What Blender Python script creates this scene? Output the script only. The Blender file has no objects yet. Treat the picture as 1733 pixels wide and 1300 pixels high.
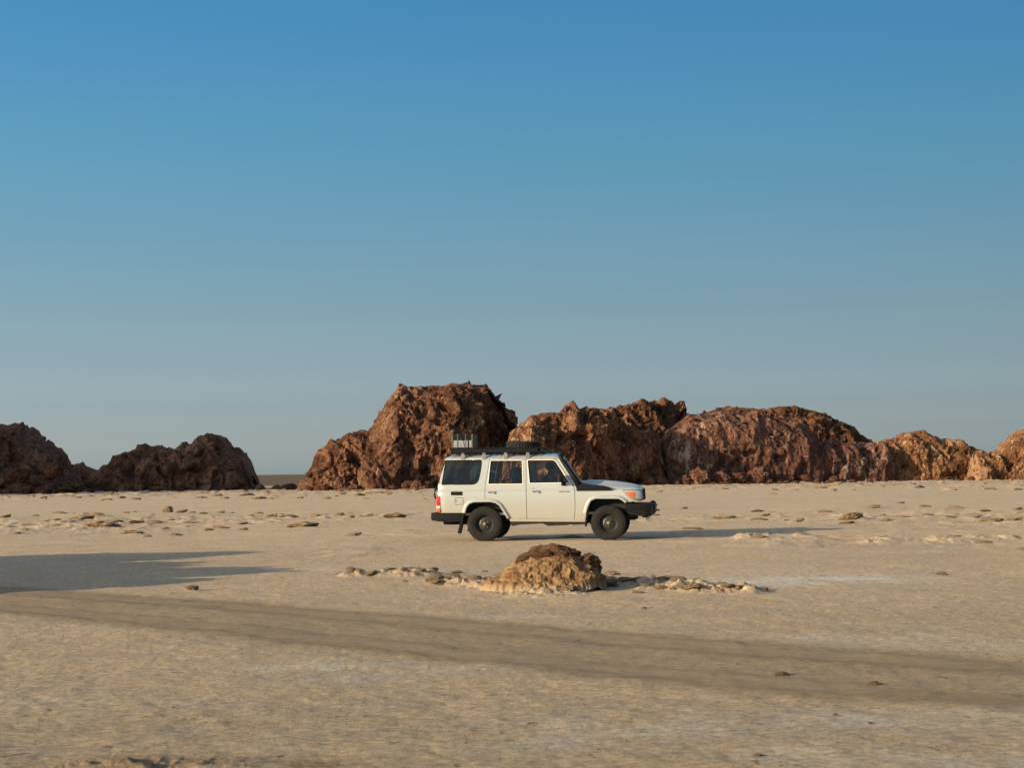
import bpy, bmesh, math, random
import numpy as np
from mathutils import Vector, Matrix, Euler
R = math.radians
random.seed(4)
S = bpy.context.scene
C = S.collection

# ------------------------------------------------------------------ camera
CAM_H = 1.52
F = 2950.0                     # focal length in photograph pixels
PITCH = R(2.88); ROLL = R(-0.70)
cd = bpy.data.cameras.new('camera'); cam = bpy.data.objects.new('camera', cd); C.objects.link(cam)
cd.sensor_width = 36; cd.lens = F / 1733 * 36; cd.clip_start = 0.1; cd.clip_end = 30000
cam.location = (0, 0, CAM_H)
CM = Matrix.Rotation(math.pi/2 + PITCH, 3, 'X') @ Matrix.Rotation(ROLL, 3, 'Z')
cam.rotation_euler = CM.to_euler()
S.camera = cam
S.render.resolution_x = 1024; S.render.resolution_y = 769

# ------------------------------------------------------------------ light
SUN_EL = R(13.4)
SUN_DIR = Vector((-math.cos(R(33)) * math.cos(SUN_EL), -math.sin(R(33)) * math.cos(SUN_EL), math.sin(SUN_EL)))
SKY_STRENGTH = 0.075
SUN_STRENGTH = 5.0
EXPOSURE = 0.50
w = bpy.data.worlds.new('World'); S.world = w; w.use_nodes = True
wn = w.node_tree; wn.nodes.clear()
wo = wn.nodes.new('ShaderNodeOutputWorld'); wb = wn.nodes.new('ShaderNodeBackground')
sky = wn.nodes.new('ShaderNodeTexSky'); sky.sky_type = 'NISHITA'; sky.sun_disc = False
sky.sun_elevation = SUN_EL; sky.sun_rotation = math.atan2(SUN_DIR.x, SUN_DIR.y) % (2*math.pi)
sky.air_density = 1.0; sky.dust_density = 2.0; sky.ozone_density = 1.6; sky.altitude = 0
# sky tint by height above horizon (world space); overhead brightness added for shadow fill
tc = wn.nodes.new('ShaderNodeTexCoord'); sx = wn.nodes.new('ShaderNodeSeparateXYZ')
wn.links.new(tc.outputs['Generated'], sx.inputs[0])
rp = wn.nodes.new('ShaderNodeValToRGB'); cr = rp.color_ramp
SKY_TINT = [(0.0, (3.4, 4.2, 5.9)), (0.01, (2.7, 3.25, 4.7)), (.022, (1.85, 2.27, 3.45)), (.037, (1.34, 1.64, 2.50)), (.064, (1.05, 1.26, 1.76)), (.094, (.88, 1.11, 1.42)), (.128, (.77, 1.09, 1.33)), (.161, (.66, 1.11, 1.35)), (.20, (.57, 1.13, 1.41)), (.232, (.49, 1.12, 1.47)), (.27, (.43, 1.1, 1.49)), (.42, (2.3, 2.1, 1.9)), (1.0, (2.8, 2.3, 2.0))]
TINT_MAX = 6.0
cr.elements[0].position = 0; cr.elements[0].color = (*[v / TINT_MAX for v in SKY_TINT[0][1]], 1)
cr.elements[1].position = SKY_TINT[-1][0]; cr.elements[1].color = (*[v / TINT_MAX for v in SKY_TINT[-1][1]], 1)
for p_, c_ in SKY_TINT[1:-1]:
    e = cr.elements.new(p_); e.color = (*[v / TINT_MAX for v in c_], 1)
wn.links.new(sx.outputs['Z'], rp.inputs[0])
mm = wn.nodes.new('ShaderNodeMix'); mm.data_type = 'RGBA'; mm.blend_type = 'MULTIPLY'; mm.inputs[0].default_value = 1
wn.links.new(sky.outputs[0], mm.inputs[6]); wn.links.new(rp.outputs[0], mm.inputs[7])
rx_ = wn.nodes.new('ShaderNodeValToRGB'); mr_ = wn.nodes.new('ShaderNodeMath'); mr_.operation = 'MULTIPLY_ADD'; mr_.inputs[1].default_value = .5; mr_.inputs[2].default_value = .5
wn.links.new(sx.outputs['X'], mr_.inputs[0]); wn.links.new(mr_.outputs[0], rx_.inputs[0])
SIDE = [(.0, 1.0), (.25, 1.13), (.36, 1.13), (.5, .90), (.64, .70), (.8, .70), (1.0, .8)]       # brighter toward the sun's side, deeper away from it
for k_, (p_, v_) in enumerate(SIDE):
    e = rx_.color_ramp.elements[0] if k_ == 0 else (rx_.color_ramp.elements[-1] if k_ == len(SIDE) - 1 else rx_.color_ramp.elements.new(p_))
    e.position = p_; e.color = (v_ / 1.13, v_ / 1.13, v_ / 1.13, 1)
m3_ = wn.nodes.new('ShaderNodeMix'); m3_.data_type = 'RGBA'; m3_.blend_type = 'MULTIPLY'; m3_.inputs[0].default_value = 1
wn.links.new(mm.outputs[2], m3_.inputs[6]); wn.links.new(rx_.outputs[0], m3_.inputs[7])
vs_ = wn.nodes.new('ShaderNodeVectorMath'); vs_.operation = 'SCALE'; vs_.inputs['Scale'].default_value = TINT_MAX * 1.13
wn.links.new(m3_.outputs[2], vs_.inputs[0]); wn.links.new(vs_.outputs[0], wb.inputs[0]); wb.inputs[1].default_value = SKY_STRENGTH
wn.links.new(wb.outputs[0], wo.inputs[0])
sd = bpy.data.lights.new('sun', 'SUN'); sd.energy = SUN_STRENGTH; sd.angle = R(0.5); sd.color = (1.0, 0.76, 0.47)
so = bpy.data.objects.new('sun', sd); C.objects.link(so)
so.rotation_euler = SUN_DIR.to_track_quat('Z', 'Y').to_euler(); so.location = (-60, -30, 60)
S.view_settings.view_transform = 'Standard'; S.view_settings.look = 'None'
S.view_settings.exposure = EXPOSURE; S.view_settings.gamma = 1; S.view_settings.use_curve_mapping = False

# ------------------------------------------------------------------ helpers
def ray(px, py):
    d = CM @ Vector(((px - 866.5) / F, (650 - py) / F, -1))
    return d
def gp(px, py, z=0.0):                       # where the line of sight meets the ground
    d = ray(px, py); t = (z - CAM_H) / d.z
    return Vector((d.x * t, d.y * t, z))
def dp(px, py, depth):                       # point at a given distance ahead
    d = ray(px, py); t = depth / d.y
    return Vector((d.x * t, depth, CAM_H + d.z * t))

def _hash(ix, iy, iz, seed):
    h = (ix.astype(np.int64) * 374761393 + iy.astype(np.int64) * 668265263 + iz.astype(np.int64) * 2147483647 + seed * 1274126177) & 0xffffffff
    h = ((h ^ (h >> 13)) * 1274126177) & 0xffffffff
    h = ((h ^ (h >> 16)) * 2246822519) & 0xffffffff
    h = h ^ (h >> 15)
    return (h & 0xffffff) / float(0x1000000)
def vn(p, seed=0):
    i = np.floor(p); f = p - i; i = i.astype(np.int64); u = f * f * f * (f * (f * 6 - 15) + 10)
    r = 0
    for dx in (0, 1):
        wx = u[:, 0] if dx else 1 - u[:, 0]
        for dy in (0, 1):
            wy = u[:, 1] if dy else 1 - u[:, 1]
            for dz in (0, 1):
                wz = u[:, 2] if dz else 1 - u[:, 2]
                r = r + wx * wy * wz * _hash(i[:, 0] + dx, i[:, 1] + dy, i[:, 2] + dz, seed)
    return r * 2 - 1
def fbm(p, o=4, seed=0, gain=.5):
    a = 1; s = 0; t = 0
    for k in range(o):
        s = s + a * vn(p * (2.03 ** k) + 17.3 * k, seed + k); t += a; a *= gain
    return s / t
def ridged(p, o=4, seed=0, gain=.5):
    a = 1; s = 0; t = 0
    for k in range(o):
        s = s + a * (1 - 2 * np.abs(vn(p * (2.03 ** k) + 9.1 * k, seed + k))); t += a; a *= gain
    return s / t
def worley(p, seed=0):
    i = np.floor(p).astype(np.int64)
    f1 = np.full(len(p), 9.); f2 = np.full(len(p), 9.); cid = np.zeros(len(p))
    for dx in (-1, 0, 1):
        for dy in (-1, 0, 1):
            for dz in (-1, 0, 1):
                a, b, c = i[:, 0] + dx, i[:, 1] + dy, i[:, 2] + dz
                d = np.sqrt((a + _hash(a, b, c, seed) - p[:, 0])**2 + (b + _hash(a, b, c, seed+1) - p[:, 1])**2 + (c + _hash(a, b, c, seed+2) - p[:, 2])**2)
                idv = _hash(a, b, c, seed + 3)
                n1 = d < f1
                f2 = np.where(n1, f1, np.minimum(f2, d)); cid = np.where(n1, idv, cid); f1 = np.where(n1, d, f1)
    return f1, f2, cid
def P3(x, y, z=None):
    return np.stack([x, y, np.zeros_like(x) if z is None else z], 1)
def sm(a, b, x):
    t = np.clip((x - a) / (b - a), 0, 1); return t * t * (3 - 2 * t)

def tag(o, label=None, cat=None, group=None, kind=None):
    if label: o['label'] = label
    if cat: o['category'] = cat
    if group: o['group'] = group
    if kind: o['kind'] = kind
    return o
def empty(name, loc, rz=0):
    o = bpy.data.objects.new(name, None); C.objects.link(o); o.location = loc; o.rotation_euler.z = rz
    o.empty_display_size = .3
    return o
def link(name, me, mat, parent=None, smooth=False):
    o = bpy.data.objects.new(name, me); C.objects.link(o)
    for m in (mat if isinstance(mat, (list, tuple)) else [mat]): me.materials.append(m)
    if smooth:
        for p in me.polygons: p.use_smooth = True
    if parent: o.parent = parent
    return o
def build(name, bm, mat, parent=None, smooth=False, angle=None):
    bmesh.ops.recalc_face_normals(bm, faces=bm.faces)
    me = bpy.data.meshes.new(name); bm.to_mesh(me); bm.free()
    o = link(name, me, mat, parent, smooth)
    if angle is not None:
        me.set_sharp_from_angle(angle=R(angle))
    return o
def grid_mesh(name, V, nu, nv, wrap_u=False):
    """V: (nu*nv,3), index = iu*nv+iv"""
    iu = np.arange(nu if wrap_u else nu - 1); iv = np.arange(nv - 1)
    a, b = np.meshgrid(iu, iv, indexing='ij'); a = a.ravel(); b = b.ravel(); a2 = (a + 1) % nu
    q = np.stack([a * nv + b, a2 * nv + b, a2 * nv + b + 1, a * nv + b + 1], 1)
    me = bpy.data.meshes.new(name)
    me.vertices.add(len(V)); me.vertices.foreach_set('co', V.astype(np.float32).ravel())
    n = len(q); me.loops.add(n * 4); me.loops.foreach_set('vertex_index', q.astype(np.int32).ravel())
    me.polygons.add(n); me.polygons.foreach_set('loop_start', np.arange(n, dtype=np.int32) * 4)
    me.polygons.foreach_set('loop_total', np.full(n, 4, dtype=np.int32))
    me.update(calc_edges=True); me.validate()
    return me
def fattr(me, name, col):
    a = me.color_attributes.new(name, 'FLOAT_COLOR', 'POINT')
    c = np.ones((len(me.vertices), 4), np.float32); c[:, :col.shape[1]] = col
    a.data.foreach_set('color', c.ravel())

# ------------------------------------------------------------------ materials
class NT:
    def __init__(s, name):
        s.m = bpy.data.materials.new(name); s.m.use_nodes = True; s.t = s.m.node_tree; s.n = s.t.nodes
        s.b = s.n['Principled BSDF']; s.out = s.n['Material Output']
    def node(s, typ, **k):
        nd = s.n.new(typ)
        for a, v in k.items(): setattr(nd, a, v)
        return nd
    def link(s, a, b): s.t.links.new(a, b)
    def noise(s, vec, scale, detail=4, rough=.55, dist=0):
        nd = s.node('ShaderNodeTexNoise'); nd.inputs['Scale'].default_value = scale; nd.inputs['Detail'].default_value = detail
        nd.inputs['Roughness'].default_value = rough; nd.inputs['Distortion'].default_value = dist
        s.link(vec, nd.inputs['Vector']); return nd.outputs[0]
    def vor(s, vec, scale, feature='DISTANCE_TO_EDGE', rnd=1):
        nd = s.node('ShaderNodeTexVoronoi', feature=feature); nd.inputs['Scale'].default_value = scale; nd.inputs['Randomness'].default_value = rnd
        s.link(vec, nd.inputs['Vector']); return nd.outputs[0]
    def ramp(s, x, stops):
        nd = s.node('ShaderNodeValToRGB'); r = nd.color_ramp
        r.elements[0].position, c0 = stops[0]; r.elements[0].color = (c0, c0, c0, 1) if isinstance(c0, (int, float)) else (*c0, 1)
        r.elements[1].position, c1 = stops[-1]; r.elements[1].color = (c1, c1, c1, 1) if isinstance(c1, (int, float)) else (*c1, 1)
        for p, c in stops[1:-1]:
            e = r.elements.new(p); e.color = (c, c, c, 1) if isinstance(c, (int, float)) else (*c, 1)
        s.link(x, nd.inputs[0]); return nd.outputs[0]
    def mix(s, fac, a, b, blend='MIX'):
        nd = s.node('ShaderNodeMix', data_type='RGBA', blend_type=blend)
        for v, i in ((fac, 0), (a, 6), (b, 7)):
            if hasattr(v, 'links'): s.link(v, nd.inputs[i])
            else: nd.inputs[i].default_value = v if i == 0 else (*v, 1)
        return nd.outputs[2]
    def math(s, op, a, b=0.):  # a, b: sockets or numbers
        nd = s.node('ShaderNodeMath', operation=op)
        for v, i in ((a, 0), (b, 1)):
            if hasattr(v, 'links'): s.link(v, nd.inputs[i])
            else: nd.inputs[i].default_value = v
        return nd.outputs[0]
    def map(s, vec, scale=(1, 1, 1), rot=(0, 0, 0), loc=(0, 0, 0)):
        nd = s.node('ShaderNodeMapping'); nd.inputs['Scale'].default_value = scale; nd.inputs['Rotation'].default_value = rot; nd.inputs['Location'].default_value = loc
        s.link(vec, nd.inputs['Vector']); return nd.outputs[0]
    def bump(s, h, dist, strength=1, prev=None):
        nd = s.node('ShaderNodeBump'); nd.inputs['Distance'].default_value = dist; nd.inputs['Strength'].default_value = strength
        s.link(h, nd.inputs['Height'])
        if prev: s.link(prev, nd.inputs['Normal'])
        return nd.outputs[0]
    def obj(s): return s.node('ShaderNodeTexCoord').outputs['Object']
    def attr(s, name):
        nd = s.node('ShaderNodeAttribute'); nd.attribute_name = name
        sp = s.node('ShaderNodeSeparateColor'); s.link(nd.outputs['Color'], sp.inputs[0]); return sp.outputs
def plain(name, col, rough=.5, metal=0, coat=0, var=0.12, vscale=8, spec=.5, bump=0):
    t = NT(name); o = t.obj()
    n = t.noise(o, vscale, 5)
    lo = tuple(c * (1 - var) for c in col); hi = tuple(min(1, c * (1 + var)) for c in col)
    t.link(t.ramp(n, [(.3, lo), (.7, hi)]), t.b.inputs['Base Color'])
    t.b.inputs['Roughness'].default_value = rough; t.b.inputs['Metallic'].default_value = metal
    t.b.inputs['Coat Weight'].default_value = coat; t.b.inputs['Specular IOR Level'].default_value = spec
    if bump: t.link(t.bump(t.noise(o, vscale * 8, 3), bump), t.b.inputs['Normal'])
    return t.m

def rock_mat(name, dark, mid, warm, pale, pale_amt=.5, scale=1.0, crack=1.0):
    t = NT(name); o = t.obj(); t.b.inputs['Roughness'].default_value = .92; t.b.inputs['Specular IOR Level'].default_value = .15
    n1 = t.noise(o, .30 * scale, 6, .6, .4)
    c = t.ramp(n1, [(.34, dark), (.48, mid), (.60, warm)])
    n2 = t.noise(o, 1.9 * scale, 7, .68, .5)
    c = t.mix(t.ramp(n2, [(.36, 1), (.50, 0)]), c, tuple(v * .6 for v in dark))
    c = t.mix(t.ramp(n2, [(.55, 0), (.72, .75)]), c, warm)
    # pale salt streaks, blotches and veins
    st = t.noise(t.map(o, (1.4 * scale, 1.4 * scale, .35 * scale)), 1.0, 6, .65, 1.2)
    big = t.noise(t.map(o, loc=(31, 7, 3)), .16 * scale, 3, .5)
    pm = t.math('MULTIPLY', t.ramp(st, [(.52, 0), (.66, 1)]), t.ramp(big, [(.46, 0), (.66, 1)]))
    c = t.mix(t.math('MULTIPLY', pm, pale_amt), c, pale)
    vv = t.vor(t.mix(.22, o, t.node('ShaderNodeTexNoise').outputs[1]), .9 * scale)
    vein = t.math('MULTIPLY', t.ramp(vv, [(0, 1), (.012, 1), (.04, 0)]), t.ramp(t.noise(o, 1.5 * scale, 5), [(.53, 0), (.62, .6)]))
    c = t.mix(t.math('MULTIPLY', vein, pale_amt), c, pale)
    # grain
    g = t.noise(o, 14 * scale, 5, .7)
    c = t.mix(.55, c, t.ramp(g, [(.25, .35), (.75, 1.0)]), 'MULTIPLY')
    t.link(c, t.b.inputs['Base Color'])
    h = t.math('ADD', t.noise(o, 3.2 * scale, 8, .7, .3), t.math('MULTIPLY', t.ramp(t.vor(t.mix(.25, o, t.node('ShaderNodeTexNoise').outputs[1]), .9 * scale), [(0, 0), (.05, 1)]), .22 * crack))
    nb = t.bump(h, .32 / scale, 1.0)
    t.link(nb, t.b.inputs['Normal'])
    return t.m

DARK = (.075, .030, .018); MID = (.165, .076, .048); WARM = (.285, .142, .086); PALE = (.60, .43, .27)
ROCK = rock_mat('red rock', DARK, MID, WARM, PALE, 1.0, 1.15)
ROCK_STREAK = rock_mat('streaked red rock', (.10, .042, .024), (.20, .088, .048), (.33, .165, .088), (.60, .44, .30), 1.0, 1.25)
ROCK_PURPLE = rock_mat('purplish red rock', (.085, .038, .028), (.185, .088, .062), (.265, .130, .085), (.58, .46, .37), .9, 1.0)
ROCK_PALE = rock_mat('pale salt streaked rock', (.13, .055, .026), (.27, .13, .065), (.42, .24, .13), (.74, .60, .44), 1.3)
ROCK_SHADE = rock_mat('brown shaded rock', (.14, .070, .048), (.26, .130, .082), (.38, .20, .12), (.50, .37, .27), .6)
ROCK_BROWN = rock_mat('brown rock', (.070, .032, .020), (.15, .068, .038), (.26, .12, .06), (.40, .27, .17), .5)

def ground_mat(track=False):
    t = NT('salt crust track' if track else 'salt crust ground'); o = t.obj()
    t.b.inputs['Roughness'].default_value = .93; t.b.inputs['Specular IOR Level'].default_value = .12
    at = t.attr('mask')
    n1 = t.noise(o, .22, 5, .6, .6); n2 = t.noise(t.map(o, (1, .8, 1), (0, 0, .3)), 1.5, 7, .68, .5); n3 = t.noise(o, 13, 7, .85); n4 = t.noise(t.map(o, loc=(5, 9, 0)), .8, 5, .6, .8)
    c = t.ramp(n1, [(.32, (.545, .420, .285)), (.5, (.605, .472, .318)), (.68, (.650, .505, .335))])
    c = t.mix(t.ramp(n2, [(.46, 0), (.62, .72)]), c, (.51, .42, .325))       # greyish violet crust
    c = t.mix(t.ramp(n4, [(.54, 0), (.70, .38)]), c, (.62, .46, .25))         # yellowish crust
    # salt bloom
    sm_ = t.math('MULTIPLY', at[0], t.ramp(t.noise(t.map(o, (1, .6, 1)), 2.3, 7, .7, .5), [(.36, 0), (.62, 1)]))
    c = t.mix(sm_, c, (.70, .66, .58))
    # brown crust
    c = t.mix(t.math('MULTIPLY', at[1], t.ramp(t.noise(o, 3.0, 6, .7), [(.38, .25), (.6, 1)])), c, (.26, .155, .075))
    # dark far plain
    c = t.mix(at[2], c, (.155, .115, .070))
    if track: c = t.mix(.80, c, (.275, .212, .142))
    sp = t.ramp(n3, [(.34, .50), (.5, .97), (.66, 1.38)])
    c = t.mix(.9 if not track else .5, c, sp, 'MULTIPLY')
    # sparse dark flecks
    fl = t.ramp(t.noise(t.map(o, (1, .45, 1)), 4.5, 4, .7), [(.64, 0), (.68, .65)])
    c = t.mix(fl, c, (.17, .11, .065))
    t.link(c, t.b.inputs['Base Color'])
    b = t.bump(t.noise(o, 42, 6, .8), .022 if not track else .009, 1.0)
    b = t.bump(t.noise(o, 6, 8, .78), .040 if not track else .012, 1.0, b)
    t.link(b, t.b.inputs['Normal'])
    if track:
        mx = t.node('ShaderNodeMixShader'); tr = t.node('ShaderNodeBsdfTransparent')
        e = t.attr('edge')[0]
        f = t.ramp(t.math('MULTIPLY', e, t.math('ADD', .45, t.noise(o, 1.3, 7, .7))), [(.06, 0), (.85, .90)])
        t.link(f, mx.inputs[0]); t.link(tr.outputs[0], mx.inputs[1]); t.link(t.b.outputs[0], mx.inputs[2])
        t.link(mx.outputs[0], t.out.inputs['Surface'])
    return t.m
GROUND = ground_mat(); TRACK = ground_mat(True)

# ------------------------------------------------------------------ ground
CAR_NEAR = gp(820.8, 916.5)                    # foot of the near rear wheel
CAR_YAW = R(-6.6)
CARP = CAR_NEAR + Matrix.Rotation(CAR_YAW, 3, 'Z') @ Vector((0, .80, 0))
MOUND = gp(915, 1000)
def seg_dist(x, y, a, b):
    ax, ay = a.x, a.y; bx, by = b.x - a.x, b.y - a.y
    t = np.clip(((x - ax) * bx + (y - ay) * by) / (bx * bx + by * by), 0, 1)
    return np.hypot(x - ax - t * bx, y - ay - t * by), t
def blob(x, y, c, rx, ry, ang=0):
    ca, sa = math.cos(ang), math.sin(ang)
    u = ((x - c.x) * ca + (y - c.y) * sa) / rx; v = (-(x - c.x) * sa + (y - c.y) * ca) / ry
    return np.exp(-(u * u + v * v))
COLLAR = [(gp(600, 975), .16), (gp(650, 972), .3), (gp(700, 973), .35), (gp(760, 985), .45), (gp(820, 990), .55), (gp(915, 1000), .8), (gp(1010, 990), .7),
          (gp(1080, 992), .55), (gp(1150, 993), .45), (gp(1200, 999), .35), (gp(1250, 1000), .25)]
def collar(x, y):
    m = np.zeros_like(x)
    for c, r in COLLAR: m = np.maximum(m, blob(x, y, c, r * .8 + .12, r * 1.0 + .25))
    return m
FL = [(gp(60, 893), 7, 7), (gp(190, 885), 7, 9), (gp(320, 882), 6, 8), (gp(470, 880), 5, 6), (gp(620, 872), 4, 4)]
FR = [(gp(1330, 878), 4, 6), (gp(1500, 873), 6, 7), (gp(1640, 872), 6, 7), (gp(1760, 885), 5, 8), (gp(1200, 880), 3, 4), (gp(1480, 915), 4, 3), (gp(1640, 915), 4, 3)]
def fields(x, y):
    m = np.zeros_like(x)
    for c, a, b in FL: m = np.maximum(m, blob(x, y, c, a, b))
    for c, a, b in FR: m = np.maximum(m, .8 * blob(x, y, c, a, b))
    return m
TRK = [gp(-1100, 968), gp(-500, 985), gp(-200, 1000), gp(0, 1018), gp(200, 1031), gp(400, 1046), gp(640, 1067), gp(866, 1091), gp(1100, 1113), gp(1300, 1130), gp(1500, 1144), gp(1733, 1162), gp(2100, 1190), gp(2600, 1230)]
def track_d(x, y):                            # signed-ish distance to the track's middle line
    d = np.full_like(x, 1e3)
    for a, b in zip(TRK[:-1], TRK[1:]): d = np.minimum(d, seg_dist(x, y, a, b)[0])
    return d
def height(x, y):
    d = np.hypot(x, y); p = P3(x, y)
    near = 1 - sm(60, 120, d)
    carm = np.zeros_like(x)
    c0 = CARP + Matrix.Rotation(CAR_YAW, 3, 'Z') @ Vector((1.4, 0, 0))
    carm = np.exp(-(((x - c0.x) / 2.4)**4 + ((y - c0.y) / 1.3)**4))
    z = .035 * fbm(p / 5.0, 3, 3) + near * (.016 * fbm(p / .9, 4, 11))
    z = z + near * .011 * fbm(p / .17, 4, 23, .6) * (1 - sm(18, 55, d))
    z = z * (1 - .75 * carm)
    fm = fields(x, y)
    ps = p * np.array([1, .55, 1])
    l1 = np.maximum(0, fbm(ps / 1.05, 4, 31) - .10); l2 = np.maximum(0, fbm(ps / .55, 3, 37) - .18)
    z = z + fm * (1 - carm) * (.10 * l1 + .14 * l2 + .07 * np.abs(fbm(ps / .35, 4, 39, .65)))
    thin = (1 - sm(90, 140, d)) * sm(25, 34, d)
    z = z + thin * (1 - carm) * .09 * np.maximum(0, fbm(ps / 1.6, 4, 51) - .34)
    # crust band before the cliffs
    band = sm(118, 140, d) * (1 - sm(190, 260, d))
    z = z + band * (.20 * np.maximum(0, fbm(p * np.array([1, .4, 1]) / 1.5, 5, 61) - .06) + .16 * np.maximum(0, fbm(p * np.array([1, .4, 1]) / .5, 3, 63) - .1))
    # collar of broken crust round the little rock
    cm = collar(x, y)
    n = fbm(p / .30, 5, 71, .6); rr = ridged(p / .22, 4, 77)
    z = z + sm(.15, .8, cm) * (.03 + .10 * np.maximum(-.15, n) + .045 * rr * (.5 + n) + .03 * ridged(p / .09, 3, 79))
    # brown crust, bottom left corner
    bl = blob(x, y, gp(245, 1296), .55, .30)
    z = z + bl * (.04 * ridged(p / .18, 4, 81) + .02)
    for c, h, rx, ry in MOUNDS: z = z + h * .75 * np.exp(-(((x - c.x) / rx)**2 + ((y - c.y) / ry)**2)**1.3) * (.75 + 1.1 * fbm(p / .25, 4, 91, .6))
    # far plain: slow swells
    z = z + sm(230, 600, d) * .5 * fbm(p / 60., 3, 5)
    # ruts
    return z
def masks(x, y):
    p = P3(x, y)
    salt = np.zeros_like(x)
    for (a, b, rr, s) in [((1280, 983), (1420, 979), 1.0, 1.7), ((480, 962), (860, 968), .7, .38), ((470, 1130), (640, 1126), .3, .7), ((820, 1043), (900, 1043), .25, .8),
                       ((1000, 1225), (1733, 1215), .55, .55), ((560, 1150), (900, 1120), .4, .45), ((0, 1180), (300, 1185), .5, .3), ((1400, 1090), (1733, 1100), .5, .35), ((1300, 1270), (1733, 1290), .4, .5),
                       ((900, 1250), (1200, 1225), .3, .5), ((1340, 1082), (1600, 1085), .35, .45)]:
        dd, t = seg_dist(x, y, gp(*a), gp(*b)); salt = np.maximum(salt, s * np.exp(-(dd / rr)**2))
    brown = 1.0 * blob(x, y, gp(245, 1292), .50, .28) + .7 * blob(x, y, gp(540, 1290), .3, .2)
    cm = collar(x, y); brown = np.maximum(brown, .28 * sm(.2, .9, cm))
    brown = np.maximum(brown, .45 * fields(x, y) * sm(.05, .4, fbm(p * np.array([1, .4, 1]) / .5, 4, 67))); d = np.hypot(x, y)
    band = sm(125, 150, d) * (1 - sm(185, 220, d)); brown = np.maximum(brown, .7 * band * sm(0, .35, fbm(p * np.array([1, .25, 1]) / .7, 4, 65)))
    far = sm(195, 260, d)
    return np.stack([salt, np.clip(brown, 0, 1), far], 1)
MOUNDS = [(gp(965, 911.0), .10, .28, .30), (gp(1275, 912), .16, .5, .5), (gp(1360, 910), .10, .35, .4), (gp(1486, 920), .16, .35, .5), (gp(1600, 918), .14, .8, .7), (gp(1700, 915), .15, .7, .6),
          (gp(325, 1001), .05, .12, .12), (gp(1190, 905), .08, .7, .5)]
th = np.concatenate([np.linspace(-math.pi, R(-24), 90)[:-1], np.linspace(R(-24), R(24), 1000), np.linspace(R(24), math.pi, 90)[1:-1]])
rad = np.concatenate([[.3, 1, 2, 3, 4, 5, 6], np.geomspace(6.6, 20, 220)[:-1], np.geomspace(20, 27.5, 230)[:-1], np.geomspace(27.5, 45, 180)[:-1], np.geomspace(45, 90, 240)[:-1], np.geomspace(90, 250, 170), np.geomspace(258, 9000, 70)])
tt, rr_ = np.meshgrid(th, rad, indexing='ij'); gx = (np.sin(tt) * rr_).ravel(); gy = (np.cos(tt) * rr_).ravel()
gz = height(gx, gy)
me = grid_mesh('ground', P3(gx, gy, gz), len(th), len(rad), wrap_u=True)
fattr(me, 'mask', masks(gx, gy))
g = link('ground', me, GROUND, smooth=True); tag(g, kind='structure')

# worn wheel track across the crust: a thin sheet following the ground
def path_sheet(pts, half, nu, nv):
    P = np.array([[p.x, p.y] for p in pts]); s = np.concatenate([[0], np.cumsum(np.hypot(*np.diff(P, axis=0).T))])
    u = np.linspace(0, s[-1], nu); X = np.interp(u, s, P[:, 0]); Y = np.interp(u, s, P[:, 1])
    k = np.ones(61) / 61
    X = np.convolve(np.pad(X, 30, mode='edge'), k, 'valid'); Y = np.convolve(np.pad(Y, 30, mode='edge'), k, 'valid')
    tx, ty = np.gradient(X), np.gradient(Y); L = np.hypot(tx, ty); nx, ny = -ty / L, tx / L
    v = np.linspace(-half, half, nv)
    x = (X[:, None] + nx[:, None] * v).ravel(); y = (Y[:, None] + ny[:, None] * v).ravel()
    vv = np.tile(v, nu)
    return x, y, vv
nu, nv = 900, 90
tx, ty, tv = path_sheet(TRK, 2.3, nu, nv)
me = grid_mesh('track', P3(tx, ty, height(tx, ty) + .006), nu, nv)
fattr(me, 'mask', masks(tx, ty) * .3)
edge = np.maximum(np.exp(-((tv - .85) / .46)**2), np.exp(-((tv + .85) / .42)**2)); edge = np.maximum(edge, .30 * (1 - sm(.9, 2.0, np.abs(tv)))) * (1 - sm(1.7, 2.25, np.abs(tv)))
u_ = np.repeat(np.linspace(0, 1, nu), nv); edge = edge * sm(0, .25, u_) * (1 - sm(.85, 1, u_))
fattr(me, 'edge', np.stack([edge] * 3, 1))
tr = link('track', me, TRACK, smooth=True); tag(tr, kind='structure')

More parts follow.
